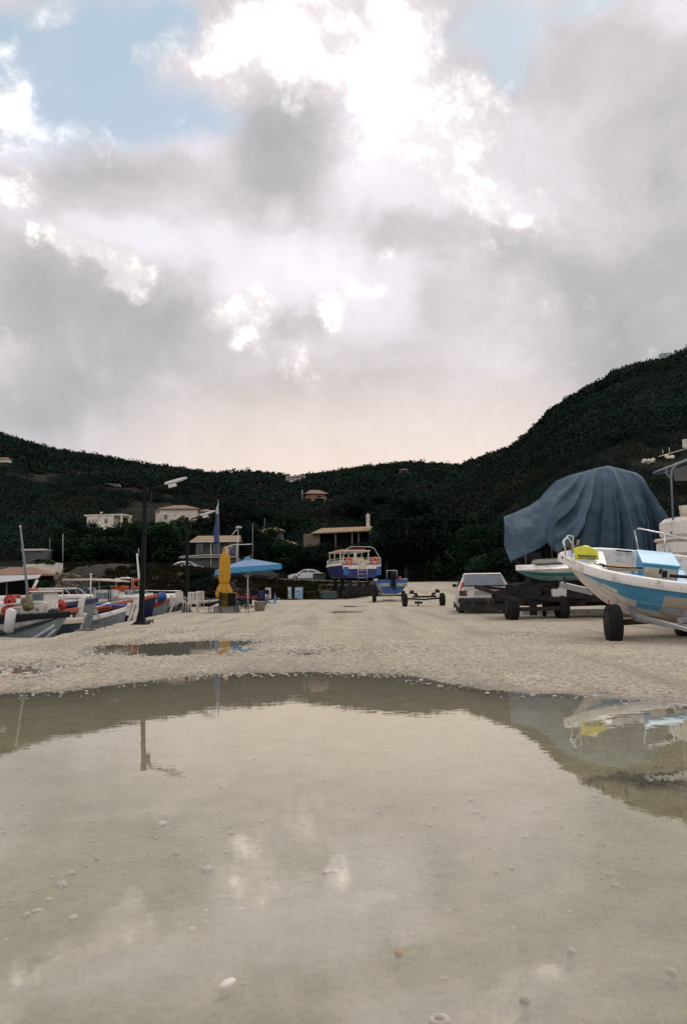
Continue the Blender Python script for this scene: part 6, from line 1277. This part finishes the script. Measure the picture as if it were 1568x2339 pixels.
b = MB(); r0 = fl(160, 1326); r1 = fl(281, 1327); b.loft([[(r0.x, -1, r0.z), (r0.x, 1, r0.z), (r0.x, 1, r0.z + .06), (r0.x, -1, r0.z + .06)], [(r1.x - .9, -1.05, (r1.z + r0.z) / 2 + .02), (r1.x - .9, 1.05, r1.z), (r1.x - .9, 1, r1.z + .11), (r1.x - .9, -1, r1.z + .11)], [(r1.x, -.9, r1.z - .04), (r1.x, .9, r1.z - .04), (r1.x, .9, r1.z), (r1.x, -.9, r1.z)]]); b.build('canopy', mat('rust_edged_canopy', (.55, .5, .45), .7, .1, 3, dirt=(.3, .09, .05), damt=.3), F_)
b = MB()
for (x_, ya, yb_) in ((225, 1326, 1366), (264, 1326, 1362), (214, 1340, 1376)): b.tube([fl(x_, ya), fl(x_, yb_)], .025, 5)
b.tube([fl(262, 1322), fl(300, 1321), fl(300, 1346)], .025, 5); b.tube([fl(250, 1324), fl(300, 1321)], .02, 5); b.build('canopy_post', whitetube, F_)
b = MB(); b.box(fl(285, 1320.5), (.32, .3, .08), bev=.03); b.build('radar', white, F_)
b = MB()
for q in range(26): b.blob(fl(random.uniform(255, 292), random.uniform(1341, 1349)), (.2, .16, .14), 6, .3)
b.build('life_jackets', orange, F_)
b = MB(); b.tube([fl(324 - 2, 1372), fl(317, 1320), fl(312, 1264)], [.05, .045, .025], 8); b.build('mast', whitetube, F_)
b = MB(); b.torus(fl(314, 1334) + Vector((0, -.12, 0)), (0, 1, .1), .17, .06, 20, 8); b.build('lifebuoy', orred, F_)
b = MB(); b.tube([fl(292, 1352), fl(300, 1346), fl(318, 1354)], .02, 5); b.tube([fl(322, 1348), fl(333, 1352), fl(345, 1356)], .02, 5)
for q in range(8): b.box(fl(random.uniform(288, 318), random.uniform(1349, 1360)), (.25, .2, .1), rz=random.uniform(0, 3))
b.build('deck_gear', mat('pale_green_gear', (.28, .34, .31), .7, .4, 8), F_)
b = MB(); b.box(fl(215 + 30, 1381, 31.5), (2.2, .9, .05), ry=R_(4)); o_ = b.build('cockpit_cover', mat('blue_cover', (.02, .06, .25), .6), F_)
# blue dinghy canopies behind
for (x_, y_, D, w_, lab) in ((232, 1343, 38, .85, 'pale blue sun canopy boat between the canopy posts'), (185, 1346, 39, .5, 'little boat with narrow blue canopy, left of the navy hull')):
    o = thing('canopy_boat', lab, 'boat', at(x_, 1366, D)); Hq = Hull(3.4, 1.4, .8, .12, .15, 6, .8); Hq.shell(lambda s, u: 0, 24, 8).build('hull', white, o); Hq.cap().build('gunwale', white, o)
    z_ = at(x_, y_, D).z - o.location.z; b = MB(); b.loft([[(-w_ * 1.2, -.6, z_ - .1), (-w_, -.6, z_), (w_ * .6, -.6, z_ + .08), (w_ * 1.1, -.6, z_ - .02)], [(-w_ * 1.2, .6, z_ - .1), (-w_, .6, z_), (w_ * .6, .6, z_ + .08), (w_ * 1.1, .6, z_ - .02)]], False, False); b.build('canopy', skyblue if w_ > .6 else brightblue, o)
    b = MB()
    for s_ in (-.6, .6): b.tube([(-w_, s_, z_), (-w_ * .3, s_, 0)], .02, 5); b.tube([(w_, s_, z_), (w_ * .2, s_, 0)], .02, 5)
    b.build('canopy_frame', whitetube, o)
# G with blue disc
G_, HG = moored('white moored boat with a round blue drum and red bow trim behind the near lamp', 389, 1369, 38, R_(4), 5.2, 1.9, 1.3, .35, lambda s, u: 1 if u > .86 else 0, [hullgrey, orred], orred, deck=.5, stem=.12, post=.16)
b = MB(); b.disc((-.32, -.5, .12), (.1, 1, 0), .23, .1, 20); b.build('drum', brightblue, G_)
b = MB(); b.box((-1.1, 0, .12), (.8, .7, .3), bev=.06); b.build('deck_house', white, G_)
# long white boat / hull behind
o = thing('white_boat', 'long plain white boat lying behind the chairs and blue drum', 'boat', at(418, 1364, 44), (0, 0, R_(2))); Hq = Hull(3.6, 1.5, .8, .05, .1, 6, .9); Hq.shell(lambda s, u: 1 if u > .45 else 0, 24, 8).build('hull', [hulldark, white], o); Hq.deck(0, 1, .25, 0, 0).build('deck', white, o)
b = MB(); b.tube([(-3.4, 0, .42), (-.1, 0, .33)], .02, 5); b.build('ridge_rail', steel, o)
def clutter(o, n_, x0, x1, z_, wd, cols, seed):
    rr2 = random.Random(seed)
    for k_ in range(n_):
        x_ = rr2.uniform(x0, x1); y_ = rr2.uniform(-wd, wd); kind = rr2.choice(('crate', 'buoy', 'post', 'coil')); b = MB()
        if kind == 'crate': b.box((x_, y_, z_ + .08), (rr2.uniform(.2, .45), .25, rr2.uniform(.12, .24)), rz=rr2.uniform(0, 3), bev=.02)
        elif kind == 'buoy': b.blob((x_, y_, z_ + .09), (.2, .2, .24), 8, .02)
        elif kind == 'post': b.tube([(x_, y_, z_ - .1), (x_ + rr2.uniform(-.05, .05), y_, z_ + rr2.uniform(.4, .9))], .016, 5)
        else: b.torus((x_, y_, z_ + .04), (0, 0, 1), .13, .035, 14, 6)
        b.build(kind, cols[k_ % len(cols)], o)
cl_ = [orange, plastic, darksteel, brightblue, netm, white, orred]
clutter(B_, 7, -2.2, -.6, .0, .5, cl_, 1); clutter(C_, 6, -2.4, -.4, -.05, .4, cl_[1:], 2); clutter(D_, 8, -2.6, -.5, .02, .5, cl_, 3); clutter(E_, 7, -2.6, -.6, -.2, .4, cl_[2:], 4); clutter(G_, 6, -2.2, -.5, .1, .4, cl_, 5); clutter(F_, 9, -3.4, -.9, -.1, .8, cl_, 6)
for (o, Dq, px0, px1) in ((B_, 23.4, 182, 205), (E_, 27.6, 292, 322), (G_, 38, 389, 405), (D_, 26.5, 222, 240)):
    q = gpt(px1, np.interp(px1, [168, 235, 302, 355, 419], [1446, 1432, 1417, 1407, 1394]) + 2, .04) - o.location; q.rotate(Matrix.Rotation(-o.rotation_euler.z, 3, 'Z')); b = MB(); b.tube([(-.1, 0, -.02), tuple(Vector((-.1, 0, -.02)).lerp(q, .5) + Vector((0, 0, -.10))), tuple(q)], .012, 5); b.build('mooring_line', ropem, o)
# mooring ropes and weed on the quay lip
o = thing('mooring_rope', 'tangled dark ropes lying on the broken quay edge', 'rope', tuple(gpt(205, 1440, .05)))
for (x_, y_) in ((190, 1443), (200, 1441), (212, 1438), (222, 1435), (205, 1442)):
    q = gpt(x_, y_, .05) - o.location
    for r_ in range(2): b = MB(); b.torus((q.x + random.uniform(-.1, .1), q.y + random.uniform(-.1, .1), .02 + .02 * r_), (random.uniform(-.2, .2), random.uniform(-.2, .2), 1), random.uniform(.08, .16), .016, 14, 5); b.build('coil', ropem, o)
q = gpt(339, 1429); b = MB()
for k_ in range(60): a = random.uniform(0, 6.28); b.tube([(0, 0, 0), (.06 * math.cos(a), .06 * math.sin(a), .1), (.16 * math.cos(a), .14 * math.sin(a), random.uniform(.05, .22))], .006, 4)
o = tag(b.build('dry_weed', mat('dry_weed', (.14, .10, .05), .9, .3, 9)), 'dry tuft of weed beside the near street lamp base', 'weed'); o.location = (q.x, q.y, .01)
q = gpt(1046, 1372)
b = MB()
for k_ in range(50): a = random.uniform(0, 6.28); b.tube([(0, 0, 0), (.05 * math.cos(a), .05 * math.sin(a), .2), (.14 * math.cos(a), .12 * math.sin(a), random.uniform(.1, .42))], .01, 4)
o = tag(b.build('weed', mat('green_weed', (.04, .07, .03), .9, .3, 9)), 'green weed sprouting from gravel left of the hatchback', 'weed'); o.location = (gpt(1046, 1398).x - .05, gpt(1046, 1398).y, .01)
